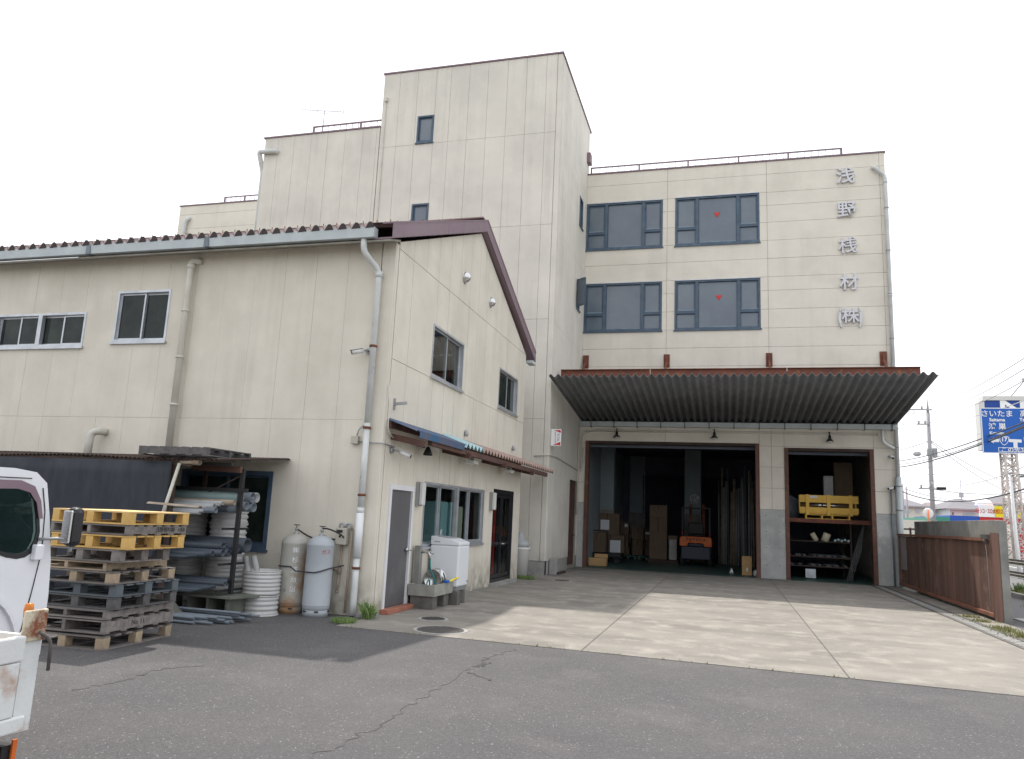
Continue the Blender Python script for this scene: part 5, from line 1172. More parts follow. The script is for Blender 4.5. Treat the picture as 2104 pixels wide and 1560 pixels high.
        k = 0
        for x in [x0 + .16, x0 + 1.05, x0 + 1.95, x1 - .2]:
            bm = BM(); box(bm, x - .06, x + .06, o1, o2 - .004, zb + .057, zt - .097); obj('stake', bm, 'truck_bed', s, bev=.006)
        for x in (x0 + .03, x1 - .03):
            bm = BM(); box(bm, x - .045, x + .045, a - .0, b, zb - .02, zt + .02); cp = obj('corner_post', bm, 'truck_bed', t)
            bm = BM(); box(bm, x - .05, x + .07, o1, o2 - .015, zt - .02, zt + .115); obj('hinge_plate', bm, 'truck_rusty', cp, bev=.006)
            bm = BM(); tube(bm, bend([(x + .0, o2 * 1.0, zt + .02), (x - .05, o2 + sg * .02, zt - .02), (x - .055, o2 + sg * .02, zt - .15)], .03), .008, 8); obj('latch', bm, 'iron', cp)
        bm = BM(); box(bm, x0 + .2, x0 + .32, o1 - sg * .12, o1 - sg * .1 + .03, zb - .16, zb - .04); obj('step_bracket', bm, 'truck_rusty', t)
    for x in (x0, x1 - .03):
        bm = BM(); box(bm, x, x + .03, -yb + .05, yb - .05, zb + .07, zt); obj('end_gate', bm, 'truck_bed', t)
    for sg in (-1, 1):
        bm = BM(); c = Vector((x0 - .01, sg * (yb - .09), zt + .10)); lathe(bm, c, [(.001, -.03), (.018, -.03), (.021, 0), (.018, .028), (.001, .032)], 14); obj('marker_lamp', bm, 'amber', t)
        bm = BM(); box(bm, x0 - .0, x0 + .06, min(sg * .7, sg * .88), max(sg * .7, sg * .88), zb - .2, zb - .08); l = obj('tail_lamp', bm, 'black', t)
        bm = BM(); box(bm, x0 - .002, x0 + .02, min(sg * .885, sg * .895), max(sg * .885, sg * .895), zb - .22, zb - .06); obj('orange_reflector', bm, 'orange', l)
    bm = BM(); box(bm, x0 + .05, x1, -yb + .2, -yb + .28, zb - .12, zb - .005); box(bm, x0 + .05, x1, yb - .28, yb - .2, zb - .12, zb - .005); bo = obj('sill_beam', bm, 'truck_rusty', t); bo['kind'] = 'stuff'
    t.location = loc; t.rotation_euler.z = rz
    return t
truck((-5.26 - .83, 5.17, 0), math.radians(90), 'white cabover truck with dark mirror parked before the pallet stack', None)
# near truck: rear corner at (-2.93, 2.92); it faces -Y
truck((-2.935 - .96, 2.885 - 4.55, 0), math.radians(-90), 'nearest white flatbed truck with rusty bed corner', None)
# ================================================================== GARAGE CONTENTS
def carton(x, y, z, sx, sy, sz, label, m='cardboard', label_paper=None, group='cartons in the garage', flaps=False):
    t = tag(obj('carton', (lambda b: (box(b, x - sx / 2, x + sx / 2, y, y + sy, z, z + sz), b)[1])(BM()), m, at=(x, y, z), bev=.006), label, 'box', group)
    bm = BM(); box(bm, x - .03, x + .03, y - .003, y - .001, z + sz * .65, z + sz - .002); obj('tape', bm, 'brown_wood', t)
    if label_paper:
        a, b, c, d = label_paper; bm = BM(); box(bm, x + a, x + b, y - .006, y - .0035, z + c, z + d); obj('paper_label', bm, 'paper', t)
    return t
yb_ = 33.6
carton(-5.0, 33.6, 1.13, 1.05, .8, .9, 'big carton with a white sheet, upper one at the left of the garage', label_paper=(-.28, .1, .2, .62))
carton(-4.85, 33.6, .22, 1.2, .8, .9, 'big carton with a white sheet, lower one at the left of the garage', label_paper=(-.0, .45, .1, .68))
carton(-5.25, 32.4, .42, .8, .6, .8, 'brown carton on the dark cart at the left of the garage')
t = thing('hand_cart', (-5.0, 32.3, 0), 'low black cart under the left cartons', 'cart')
bm = BM(); box(bm, -5.5, -4.2, 32.2, 33.3, .25, .40); obj('deck', bm, 'black', t)
for x in (-5.3, -4.4):
    for y in (32.4, 33.1): bm = BM(); lathe(bm, (x, y - .03, .12), [(.11, 0), (.11, .06)], 14, 'y'); obj('wheel', bm, 'rubber', t)
bm = BM(); tube(bm, bend([(-4.75, 32.3, .4), (-4.75, 32.3, 1.25), (-4.9, 32.3, 1.3), (-5.35, 32.3, 1.3)], .08), .018, 8); obj('handle', bm, 'black', t)
G = 'cartons standing on the green pallets'
for x, z, w_, h_, lb, pap in ((-4.62, .2, .5, .36, 'lowest carton of the left pile on the green pallet', None), (-4.65, .57, .46, .6, 'middle carton of the left pile on the green pallet', None), (-4.65, 1.18, .52, .5, 'top carton of the left pile on the green pallet', (.06, .2, .28, .42)),
                           (-3.98, .2, .48, .7, 'lower carton of the middle pile on the green pallet', None), (-3.98, .91, .54, .55, 'upper carton of the middle pile on the green pallet', None),
                           (-3.42, .2, .4, .4, 'lowest carton of the right pile on the green pallet', None), (-3.42, .61, .38, .3, 'middle carton of the right pile on the green pallet', None), (-3.42, .92, .48, .45, 'top carton of the right pile on the green pallet', (-.2, -.02, .25, .36))):
    carton(x, 36.4, z, w_, .5, h_, lb, label_paper=pap, group=G)
for x in (-4.4, -3.55):
    t = thing('green_pallet', (x, 36.6, 0), 'green pallet under the ' + ('left' if x < -4 else 'right') + ' piles of cartons', 'pallet', 'green pallets in the garage')
    for yy in (36.3, 36.7, 37.1):
        for xx in (x - .34, x, x + .34): part('block', .1, .1, .11, xx - x, yy - 36.6, .02, 'inside_floor', t)
    part('deck_sheet', .8, .95, .03, 0, .1, .14, 'teal', t)
carton(-2.88, 34.4, .18, .74, .6, 1.75, 'lower tall carton of the tallest stack in the garage', m='cardboard'); carton(-2.88, 34.4, 1.935, .74, .6, .55, 'upper carton of the tallest stack in the garage')
bm = BM(); box(bm, -3.3, -2.0, 34.3, 35.1, .02, .17); tag(obj('dark_pallet', bm, 'dark_wood', at=(-2.6, 34.3, 0)), 'dark pallet under the tallest carton stack', 'pallet')
t = thing('wrapped_stack', (-2.25, 34.4, .18), 'pale wrapped bundle just left of the forklift', 'bundle')
bm = BM(); box(bm, -2.42, -2.08, 34.4, 34.8, .18, 1.05); obj('bundle', bm, 'concrete', t, bev=.02)
bm = BM(); box(bm, -2.45, -2.05, 34.38, 34.82, 1.055, 1.2); obj('lid', bm, 'cardboard', t)
c = P(2, .012, 1208, 1163); t = tag(obj('open_carton', (lambda b: (box(b, -5.12, -4.45, 29.85, 30.25, .013, .30), b)[1])(BM()), 'cardboard_light', at=(-4.8, 30, 0)), 'small tan carton with raised flap at the left of the garage floor', 'box')
bm = BM(); bar(bm, (-4.7, 30.2, .30), (-4.7, 30.25, .44), .5, .01); bar(bm, (-4.95, 30.25, .37), (-4.45, 30.25, .37), .01, .13); obj('flap', bm, 'cardboard_light', t)
t = tag(obj('narrow_carton', (lambda b: (box(b, .52, .86, 29.6, 29.85, .013, .68), b)[1])(BM()), 'cardboard_light', at=(.7, 29.6, 0)), 'tall narrow tan carton standing near the right jamb of the big door', 'box')
bm = BM(); box(bm, .66, .73, 29.593, 29.598, .15, .28); obj('paper_label', bm, 'paper', t)
bm = BM(); lathe(bm, (1.0, 29.3, .01), [(.09, 0), (.12, .1), (.08, .2), (.001, .22)], 14); tag(obj('white_bag', bm, 'lamp_white'), 'small pale bag at the foot of the right jamb of the big door', 'bag')
bm = BM(); tube(bm, [(.1, 29.9, .03), (.16, 29.9, .14)], .03, 8); tube(bm, [(.2, 29.9, .03), (.15, 29.9, .2)], .028, 8); tag(obj('crumpled_rag', bm, 'sign_white'), 'small white rag on the garage floor left of the narrow carton', 'rag')
# forklift
fk = thing('forklift', (-1.25, 33.6, 0), 'orange forklift seen from behind inside the garage', 'forklift')
bm = BM(); x0, x1 = -1.92, -.60
prism(bm, [(x0, 33.5, .82), (x0 + .32, 33.5, .82), (x0 + .36, 33.5, .95), (x1 - .36, 33.5, .95), (x1 - .32, 33.5, .82), (x1, 33.5, .82), (x1, 33.5, 1.16), (x1 - .08, 33.5, 1.22), (x0 + .08, 33.5, 1.22), (x0, 33.5, 1.16)], (0, .55, 0)); obj('counterweight', bm, 'orange', fk, bev=.03)
text('lettering', 'TOYOTA', .17, 'black', fk, ((x0 + x1) / 2, 33.492, 1.09), ROT_FRONT, ext=.002, off=.004, space=1.25)
bm = BM(); box(bm, x0 + .06, x1 - .06, 33.54, 34.9, .28, .815); box(bm, x0 + .36, x1 - .36, 33.56, 34.0, .82, .94); obj('body', bm, 'fork_blue', fk, bev=.04)
bm = BM(); box(bm, x0 + .32, x1 - .32, 33.9, 34.4, 1.23, 1.32); box(bm, x0 + .34, x1 - .34, 33.85, 33.98, 1.32, 1.8); o = obj('seat', bm, 'black', fk, bev=.05)
for x in (x0 + .1, x1 - .1):
    for y0_, y1_ in ((33.75, 33.85), (35.0, 34.7)):
        bm = BM(); bar(bm, (x, y0_, 1.2 if y0_ < 34 else .8), (x, y1_, 2.38), .06); obj('guard_post', bm, 'black', fk)
bm = BM()
for x in (x0 + .1, x1 - .1): box(bm, x - .03, x + .03, 33.8, 34.8, 2.38, 2.44)
for k in range(6): box(bm, x0 + .13, x1 - .13, 33.8 + k * .19, 33.84 + k * .19, 2.385, 2.435)
obj('overhead_guard', bm, 'black', fk)
for x in (x0 + .38, x1 - .38): bm = BM(); box(bm, x - .06, x + .06, 35.1, 35.22, .1, 2.6); obj('mast_rail', bm, 'rust_paint', fk)
bm = BM(); box(bm, x0 + .2, x1 - .2, 35.23, 35.28, .3, .8); ca = obj('fork_carriage', bm, 'black', fk)
for x in (x0 + .35, x1 - .35): bm = BM(); box(bm, x - .05, x + .05, 35.3, 36.3, .08, .12); obj('fork', bm, 'black', ca)
for x in (x0 + .1, x1 - .1):
    for y in (33.95, 34.85): bm = BM(); lathe(bm, (x - .09, y, .24), [(.12, 0), (.24, .01), (.24, .17), (.12, .18)], 20, 'x'); obj('wheel', bm, 'rubber', fk)
    bm = BM(); lathe(bm, (x, 33.72, 1.3), [(.001, 0), (.03, 0), (.03, .08), (.001, .09)], 10); obj('rear_lamp', bm, 'red', fk)
# long stock standing at the right of the big bay
random.seed(21)
for i in range(16):
    x = -.35 + i * .105; y = 36.5 + (i % 3) * .2 - i * .12; r = random.choice((.03, .045, .06)); h = random.uniform(3.2, 4.6)
    bm = BM(); tube(bm, [(x, y, .02), (x + random.uniform(-.05, .05), y + .25, h)], r, 8)
    tag(obj('stock_pipe', bm, random.choice(['pvc_light', 'pvc_grey', 'steel_dull', 'pvc_beige']), at=(x, y, 0)), ORD[i] + ' long upright pipe from the left at the right of the big bay', 'pipe', 'long pipes standing in the big bay')
t = thing('wall_fan', (-1.45, 37.4, 3.0), 'small round wall fan on the inner pillar of the big bay', 'fan')
bm = BM(); lathe(bm, (-1.45, 37.35, 2.9), [(.001, -.04), (.05, -.04), (.06, 0), (.001, .02)], 12, 'y'); obj('hub', bm, 'steel', t)
bm = BM(); tube(bm, [(-1.45 + .2 * math.cos(k / 16 * 6.283), 37.33, 2.9 + .2 * math.sin(k / 16 * 6.283)) for k in range(17)], .012, 6, caps=False); obj('guard_ring', bm, 'steel', t)
bm = BM()
for k in range(4): a = k * 1.571 + .4; bar(bm, (-1.45, 37.34, 2.9), (-1.45 + .17 * math.cos(a), 37.34, 2.9 + .17 * math.sin(a)), .01, .06)
obj('blade', bm, 'steel_dull', t)
# racking in the small bay
rk2 = thing('storage_rack', (3.4, 30.2, 0), 'rust red storage rack filling the small right bay', 'rack')
bm = BM(); box(bm, 1.97, 4.84, 29.6, 29.7, 1.98, 2.12); obj('main_beam', bm, 'rust_paint', rk2)
bm = BM(); box(bm, 1.97, 4.84, 29.71, 32.5, 2.02, 2.08); obj('shelf', bm, 'interior_dark', rk2)
for z in (.42, .75, 1.3):
    bm = BM(); box(bm, 1.97, 4.25, 30.0, 32.0, z, z + .04); obj('shelf', bm, 'dark_wood', rk2)
for x in (2.02, 4.25):
    for y in (30.0, 32.0): bm = BM(); box(bm, x - .03, x + .03, y, y + .06, .02, 1.99); obj('upright', bm, 'dark_wood', rk2)
for i, (z, y) in enumerate(((.46, 30.02), (.79, 30.02))):
    for k in range(24):
        x = 2.1 + k * .085; r = .034; 
        if random.random() < .25: continue
        bm = BM(); hollow(bm, (x, y, z + r), (x, y + 1.9, z + r), r, .004, 10)
        tag(obj('stored_pipe', bm, 'steel_dull' if k % 3 else 'pvc_dark', at=(x, y, z)), 'one of the small pipes end-on in the shelves of the small bay, ' + ('lowest shelf' if i == 0 else 'middle shelf'), 'pipe', 'pipes on the ' + ('lowest' if i == 0 else 'middle') + ' shelf of the small bay')
for x, rz, lb in ((3.05, .5, 'left of the pair'), (3.42, -.35, 'right of the pair')):
    bm = BM(); a = Vector((x, 30.1, 1.45)); d = Vector((math.sin(rz) * -1, 0, math.cos(rz))); tube(bm, [a - d * .12, a + d * .18], .13 if x > 3.2 else .09, 16)
    tag(obj('paper_roll', bm, 'coil', at=a), 'tan paper roll on the shelf of the small bay, ' + lb, 'roll', 'paper rolls on the shelf')
for k in range(5):
    bm = BM(); lathe(bm, (4.25 - .62 + k * .11 + .1, 30.03, 1.385 + (k % 2) * .03), [(.025, 0), (.045, .0), (.045, .08), (.025, .08)], 12, 'y')
    tag(obj('pipe_fitting', bm, 'locker_blue', at=(3.73 + k * .11, 30.03, 1.36)), 'one of the pale blue pipe fittings at the right end of the shelf', 'fitting', 'pale blue fittings on the shelf')
bm = BM(); box(bm, 2.68, 3.02, 29.7, 29.72, .05, .36); wb = tag(obj('white_carton', bm, 'paper', at=(2.85, 29.7, 0)), 'small white box on the floor of the small bay', 'box')
wb.modifiers.new('s', 'SOLIDIFY').thickness = .15
random.seed(31)
for k in range(4):
    bm = BM(); tube(bm, [(4.0 + k * .05, 29.5, .03), (4.35 + k * .06, 29.75, 1.1), (4.66 + k * .01, 29.95, 2.0)], .008, 6)
    tag(obj('thin_rod', bm, 'steel_dull', at=(4.0 + k * .05, 29.5, .02)), ORD[k] + ' thin pale rod from the left leaning at the right of the small bay', 'rod', 'rods leaning in the small bay')
# yellow crate with steel shaft, on a yellow pallet
cr = thing('shipping_crate', (3.5, 29.9, 2.3), 'long yellow slatted crate holding a steel shaft, on the rack of the small bay', 'crate')
x0, x1 = 2.52, 4.50; y = 29.75
for z0, z1 in ((2.35, 2.53), (2.70, 2.82), (2.825, 2.96)):
    for yy in (y, y + .55): bm = BM(); box(bm, x0, x1, yy, yy + .03, z0, z1); obj('slat', bm, 'yellow_crate', cr)
for x in (x0 + .28, (x0 + x1) / 2, x1 - .26):
    bm = BM(); box(bm, x - .055, x + .055, y - .035, y - .001, 2.26, 2.98); obj('batten', bm, 'yellow_crate', cr)
for x in (x0, x1 - .1): bm = BM(); box(bm, x, x + .03, y + .031, y + .549, 2.36, 2.95); obj('end_board', bm, 'yellow_crate', cr)
bm = BM(); box(bm, x0 + .36, x0 + .62, y - .003, y - .0005, 2.86, 2.94); obj('paper_label', bm, 'paper', cr)
bm = BM(); box(bm, x0 + .02, x1 - .02, y + .03, y + .55, 2.30, 2.345); obj('bottom_board', bm, 'yellow_crate', cr)
bm = BM(); tube(bm, [(x0 + .05, y + .25, 2.61), (x1 - .05, y + .25, 2.61)], .055, 14); lathe(bm, (x0 + .62, y + .25, 2.61), [(.06, 0), (.085, .01), (.085, .2), (.06, .21)], 14, 'x'); tag(obj('steel_shaft', bm, 'steel'), 'bright steel shaft lying inside the yellow crate', 'shaft')
cp = thing('yellow_pallet', (3.4, 29.9, 2.13), 'small yellow pallet under the long yellow crate', 'pallet')
bm = BM(); box(bm, 2.72, 4.22, 29.7, 30.3, 2.25, 2.275); obj('deck_sheet', bm, 'yellow_crate', cp)
bm = BM(); box(bm, 2.72, 4.22, 29.7, 30.3, 2.12, 2.14); obj('bottom_sheet', bm, 'yellow_crate', cp)
for x in (2.74, 3.28, 3.62, 4.18): bm = BM(); box(bm, x - .025, x + .025, 29.72, 30.28, 2.141, 2.249); obj('block', bm, 'yellow_crate', cp)
bm = BM(); box(bm, 3.5, 3.85, 31.0, 31.3, 2.1, 3.75); tag(obj('wrapped_roll', bm, 'pvc_light', bev=.04), 'pale wrapped package standing behind the yellow crate', 'package')
bm = BM(); box(bm, 3.95, 4.6, 31.6, 32.0, 2.1, 4.3); tag(obj('tall_carton', bm, 'cardboard', bev=.01), 'tall brown carton behind the yellow crate', 'box')
bm = BM(); lathe(bm, (2.3, 31, 2.1), [(.3, 0), (.38, .3), (.3, .7), (.1, .85), (.001, .87)], 16); tag(obj('plastic_bag', bm, 'pvc_grey'), 'grey-blue plastic bag left of the yellow crate', 'bag')
# ================================================================== BOUNDARY WALL AND GATE
bw = thing('boundary_wall', (5.95, 23, 0), 'dark stained concrete wall behind the rusty gate', 'wall')
bm = BM(); box(bm, 5.575, 5.70, 18.95, 26.5, -.1, 2.12); obj('wall_body', bm, 'concrete_wall', bw, bev=.01)
bm = BM(); box(bm, 5.56, 5.715, 18.72, 18.945, -.1, 2.11); obj('end_pier', bm, 'concrete_wall', bw, bev=.012)
gt = thing('sliding_gate', (5.7, 23, 0), 'rusty brown steel sliding gate in front of the concrete wall', 'gate')
ys = frange(18.95, 28.3, .9)
for a, b in zip(ys, ys[1:]):
    bm = BM(); box(bm, 5.50, 5.51, a + .004, b - .004, .16, 1.66); obj('gate_sheet', bm, 'rust_gate', gt)
bm = BM(); box(bm, 5.43, 5.515, 18.93, 28.3, 1.665, 1.73); obj('top_rail', bm, 'rust_rail', gt)
bm = BM(); box(bm, 5.43, 5.515, 18.93, 28.3, .08, .155); obj('bottom_rail', bm, 'rust_rail', gt)
for y in (18.95, 22.0, 25.1, 28.2):
    bm = BM(); box(bm, 5.445, 5.499, y, y + .07, .16, 1.66); obj('gate_stile', bm, 'rust_gate', gt)
for y in [27.3 + k * .12 for k in range(7)]:
    bm = BM(); box(bm, 5.47, 5.48, y, y + .012, .6, 1.64); obj('bare_rod', bm, 'pole_concrete', gt)
gp = thing('gate_post', (5.66, 19.15, 0), 'rust red steel gate post with latch at the near end of the gate', 'post')
bm = BM(); box(bm, 5.44, 5.555, 18.74, 18.92, 0, 1.84); obj('post', bm, 'rust_gate', gp)
bm = BM(); box(bm, 5.38, 5.45, 18.94, 19.35, 1.70, 1.80); o = obj('latch', bm, 'iron', gp)
bm = BM(); lathe(bm, (5.42, 19.1, 1.66), [(.001, -.05), (.05, -.05), (.05, .05), (.001, .05)], 12, 'x'); obj('roller', bm, 'iron', gp)
bm = BM(); tube(bm, bend([(5.40, 19.1, 1.62), (5.41, 19.08, 1.4), (5.41, 19.05, .3)], .1), .006, 5); obj('cable', bm, 'alu', gp)
fn = thing('pipe_fence', (6.3, 27.5, 0), 'low dark pipe railing between the concrete wall and the warehouse corner', 'fence')
for y in (26.9, 28.2, 29.6, 31): bm = BM(); tube(bm, [(6.1, y, 0), (6.1, y, 1.95)], .035, 8); obj('post', bm, 'dark_wood', fn)
for z in (1.9, 1.2): bm = BM(); tube(bm, [(6.1, 26.85, z), (6.1, 31, z)], .03, 8); obj('rail', bm, 'dark_wood', fn)
# ================================================================== ROAD SIDE AND BACKGROUND
bm = BM(); box(bm, 6.05, 8.2, 12, 300, -.05, .012); tag(obj('pavement', bm, 'road'), kind='structure')
bm = BM(); box(bm, 9.0, 27, -20, 500, -.06, -.01); tag(obj('road', bm, 'road'), kind='structure')
bm = BM()
for x in (9.6, 13.2, 17, 20.6, 26.4): box(bm, x - .1, x + .1, -20, 400, -.009, -.004)
tag(obj('road_line', bm, 'white_line'), kind='structure')
bm = BM(); box(bm, 8.2, 8.4, -20, 300, -.05, .15); tag(obj('kerb', bm, 'concrete'), kind='structure')
bm = BM(); box(bm, 8.4, 9.0, -20, 300, -.05, .05); tag(obj('verge', bm, 'soil'), kind='structure')
random.seed(40); bm = BM()
for i in range(5000):
    y = random.uniform(20, 40); x = random.uniform(8.35, 9.0) - (0 if y > 23 else random.uniform(0, 1.2)); hh = random.uniform(.05, .22); a = random.uniform(0, 6.28); d = Vector((math.cos(a), math.sin(a), 0)); p = Vector((x, y, .04)); s = Vector((-d.y, d.x, 0)) * .012
    bm.faces.new([bm.verts.new(q) for q in (p - s, p + s, p + d * hh * .6 + Vector((0, 0, hh)))])
tag(obj('verge_grass', bm, 'leaf_dry', merge=False), 'dry grass on the roadside verge beyond the gate', 'grass', kind='stuff')
weed(8.7, 27.6, 90, .5, .2, 'leafy weed standing on the roadside verge under the guardrail', tall=True, seed=44)
gd = thing('guardrail', (8.9, 35, 0), 'grey steel guardrail of two beams along the road', 'guardrail')
for z in (.62, 1.0):
    bm = BM(); pr_ = [(8.88, z - .09), (8.93, z - .05), (8.88, z), (8.93, z + .05), (8.88, z + .09), (8.87, z + .09), (8.915, z + .05), (8.865, z), (8.915, z - .05), (8.87, z - .09)]
    prism(bm, [(x, 15, zz_) for x, zz_ in pr_], (0, 110, 0)); obj('beam', bm, 'guard', gd)
for k in range(28):
    y = 16 + k * 4; bm = BM(); tube(bm, [(8.97, y, 0), (8.97, y, 1.1)], .05, 8); obj('post', bm, 'guard', gd)
# car on the road (far side)
def car(x, y, rz, m, label):
    t = thing('parked_car', (0, 0, 0), label, 'car')
    pf = [(-2.1, .35), (-2.15, .8), (-1.95, .98), (-1.3, 1.02), (-.75, 1.42), (.6, 1.46), (1.3, 1.1), (2.0, .98), (2.15, .7), (2.1, .35)]
    bm = BM(); prism(bm, [(a, -.82, b) for a, b in pf], (0, 1.64, 0)); obj('body', bm, m, t, bev=.06)
    for s in (-1, 1):
        yy = s * .823; bm = BM(); prism(bm, [(-1.2, yy, 1.0), (-.72, yy, 1.36), (.55, yy, 1.40), (1.18, yy, 1.06), (1.18, yy, 1.0)], (0, s * .006, 0)); obj('side_window', bm, 'glass_dark', t)
        for xx in (-1.35, 1.35):
            bm = BM(); lathe(bm, (xx, s * .78 - .1, .32), [(.18, 0), (.32, .01), (.32, .19), (.18, .2)], 20, 'y'); w = obj('wheel', bm, 'rubber', t)
            bm = BM(); lathe(bm, (xx, s * .78 - .105, .32), [(.001, 0), (.19, 0), (.19, .21), (.001, .21)], 16, 'y'); obj('rim', bm, 'steel', w)
    for xx, c in ((2.12, 'lamp_white'), (-2.14, 'red')):
        for s in (-.6, .6): bm = BM(); box(bm, xx - .04, xx + .04, s - .15, s + .15, .68, .8); obj('headlight' if xx > 0 else 'tail_light', bm, c, t)
    bm = BM(); prism(bm, [(1.32, -.7, 1.09), (1.32, .7, 1.09), (.66, .66, 1.47), (.66, -.66, 1.47)], (.01, 0, .01)); obj('windscreen', bm, 'glass_dark', t)
    t.location = (x, y, 0); t.rotation_euler.z = rz; return t
car(22.4, 63, math.radians(200), 'truck_white', 'white car on the far side of the road behind the white lamp post')
# barrier in front of the shop
t = thing('low_barrier', (20, 58, 0), 'yellow and white low barrier beside the white car', 'barrier')
bm = BM(); box(bm, 21.8, 22.0, 55.9, 56, 0, 1.0); box(bm, 21.8, 26, 55.9, 56, .9, 1.02); o = obj('frame', bm, 'yellow', t)
# white lamp post
t = thing('street_lamp', (12.6, 40, 0), 'white street lamp post in front of the lattice mast', 'street lamp')
bm = BM(); tube(bm, [(12.62, 40, 0), (12.55, 40, 1.8), (12.5, 40, 4.55)], .1, 12, r2=.06); obj('pole', bm, 'sign_white', t)
bm = BM(); tube(bm, bend([(12.5, 40, 4.5), (12.6, 39.9, 4.6), (13.0, 39.6, 4.62)], .1), .03, 8); obj('arm', bm, 'steel_dull', t)
bm = BM(); bar(bm, (12.8, 39.7, 4.5), (13.35, 39.3, 4.66), .25, .1); obj('lamp_head', bm, 'steel_dull', t, bev=.03)
# blue direction sign
YB = 38.0
a = P(1, YB, 2014, 838); b = P(1, YB, 2018, 931); SX = a.x; ZT_, ZB_ = a.z, b.z; SH = ZT_ - ZB_; SW = SH * 1.62
ds = thing('direction_sign', (SX + SW / 2, YB, ZB_), 'blue road direction sign with Japanese place names and route 17 shield', 'sign')
bm = BM(); box(bm, SX, SX + SW, YB, YB + .06, ZB_, ZT_); obj('board', bm, 'sign_blue', ds)
bm = BM(); e = .035
for q in ((SX, SX + SW, ZB_, ZB_ + e), (SX, SX + SW, ZT_ - e, ZT_), (SX, SX + e, ZB_ + e, ZT_ - e), (SX + SW - e, SX + SW, ZB_ + e, ZT_ - e)): box(bm, q[0], q[1], YB - .006, YB - .001, q[2], q[3])
obj('border', bm, 'sign_white', ds)
def st_(body, u, v, size, align='CENTER', off=.006, sx=1.):
    p = P(1, YB, u, v); text('lettering', body, size, 'sign_white', ds, (p.x, YB - .012, p.z), ROT_FRONT, ext=.003, off=off, align=align, sx=sx)
st_('さいたま', 2048, 851, SH * .158, off=.004); st_('Saitama', 2048.5, 863, SH * .10); st_('鴻 巣', 2049, 877, SH * .15); st_('Konosu', 2048, 890, SH * .09)
st_('高崎', 2104 + 8, 851, SH * .158, off=.004); st_('Takasaki', 2104 + 9, 863, SH * .10); st_('この先350m', 2092, 925.5, SH * .125, off=.004)
st_('17', 2063, 903.5, SH * .12, off=.008); st_('17', 2113, 903.5, SH * .12, off=.008)
def spoly(pts, m, name, d=.008):
    bm = BM(); prism(bm, [(P(1, YB, u, v).x, YB - .001, P(1, YB, u, v).z) for u, v in pts], (0, -d, 0)); return obj(name, bm, m, ds)
spoly([(2031, 905), (2042, 898.5), (2042, 902), (2053, 902), (2053, 908.5), (2042, 908.5), (2042, 911)], 'sign_white', 'arrow')
spoly([(2073, 902.2), (2099, 903.5), (2099, 909.8), (2090.5, 909.3), (2091, 921.5), (2082.5, 921), (2082, 909), (2073, 908.6)], 'sign_white', 'road_bar')
for du in (0, 50):
    for k, (sc_, m_, d_) in enumerate(((1, 'sign_white', .007), (.86, 'sign_blue', .009))):
        c = (2063.5 + du, 905.5); pts = [(-10, -7), (-5, -9), (5, -9), (10, -7), (9.5, 0), (5, 7), (0, 10), (-5, 7), (-9.5, 0)]
        spoly([(c[0] + x * sc_, c[1] + y * sc_) for x, y in pts], m_, 'route_shield', d_)
bm = BM(); A = P(1, YB, 2051, 919.3); B = P(1, YB, 2051, 931.5 - 1.2); x0, x1, z1, z0 = A.x, SX + SW - .12, A.z, ZB_ + .07
for q in ((x0, x1, z0, z0 + .02), (x0, x1, z1 - .02, z1), (x0, x0 + .02, z0 + .02, z1 - .02), (x1 - .02, x1, z0 + .02, z1 - .02)): box(bm, q[0], q[1], YB - .008, YB - .001, q[2], q[3])
obj('distance_frame', bm, 'sign_white', ds)
bm = BM(); tube(bm, [(SX + SW + 1.2, YB + .3, 0), (SX + SW + 1.2, YB + .3, ZT_ + .3)], .14, 14); obj('post', bm, 'pole_concrete', ds)
for z in (ZB_ + .5, ZT_ - .5): bm = BM(); tube(bm, [(SX + .2, YB + .15, z), (SX + SW + 1.2, YB + .3, z)], .07, 10); obj('cross_arm', bm, 'pole_concrete', ds)
# dealer pylon
YN = 60.0
a = P(1, YN, 2022, 823); b = P(1, YN, 2060, 934)
py = thing('dealer_pylon', (b.x + 1, YN, 0), 'tall blue roadside dealer sign on a pale lattice mast, partly behind the road sign', 'sign')
bm = BM(); box(bm, a.x, a.x + 9, YN, YN + .9, b.z + .3, a.z); obj('sign_box', bm, 'nis_blue', py)
bm = BM(); box(bm, a.x - .35, a.x - .003, YN - .02, YN + .92, b.z + .3, a.z - .1); box(bm, a.x - .1, a.x + 9.1, YN - .1, YN + 1, a.z + .003, a.z + .3); obj('side_trim', bm, 'lamp_white', py)
q = P(1, YN, 2051, 839); text('lettering', 'NISSAN', 1.5, 'sign_white', py, (q.x + .0, YN - .02, q.z), ROT_FRONT, ext=.01, off=.03, align='LEFT', sx=1.5)
bm = BM()
for k, (dx, zz_) in enumerate(((1.7, 0), (3.0, 0))):
    tube(bm, [(a.x + dx, YN + .1, a.z + .3), (a.x + dx + .55, YN - 1.2, a.z + 1.3)], .035, 6); box(bm, a.x + dx + .3, a.x + dx + .95, YN - 1.45, YN - 1.15, a.z + 1.2, a.z + 1.32)
obj('spot_lamp', bm, 'steel_dull', py)
m0 = P(1, YN + .4, 2060, 940); m1 = P(1, YN + .4, 2084, 940); m2 = P(1, YN + .4, 2074, 1110); m3 = P(1, YN + .4, 2099, 1110)
def lerp(a, b, t): return a + (b - a) * t
leg = {}
for i, (pt, pb) in enumerate(((m0, m2), (m1, m3))):
    for j, dy in enumerate((-.45, .45)):
        A = Vector((pt.x, YN + .4 + dy, b.z + .3)); d = (pb - pt); B = pb + d * ((pb.z) / -d.z); B = Vector((B.x, YN + .4 + dy * 1.5, 0)); leg[i, j] = (A, B)
        bm = BM(); tube(bm, [A, B], .085, 8); obj('leg', bm, 'lattice', py)
bm = BM(); n = 15
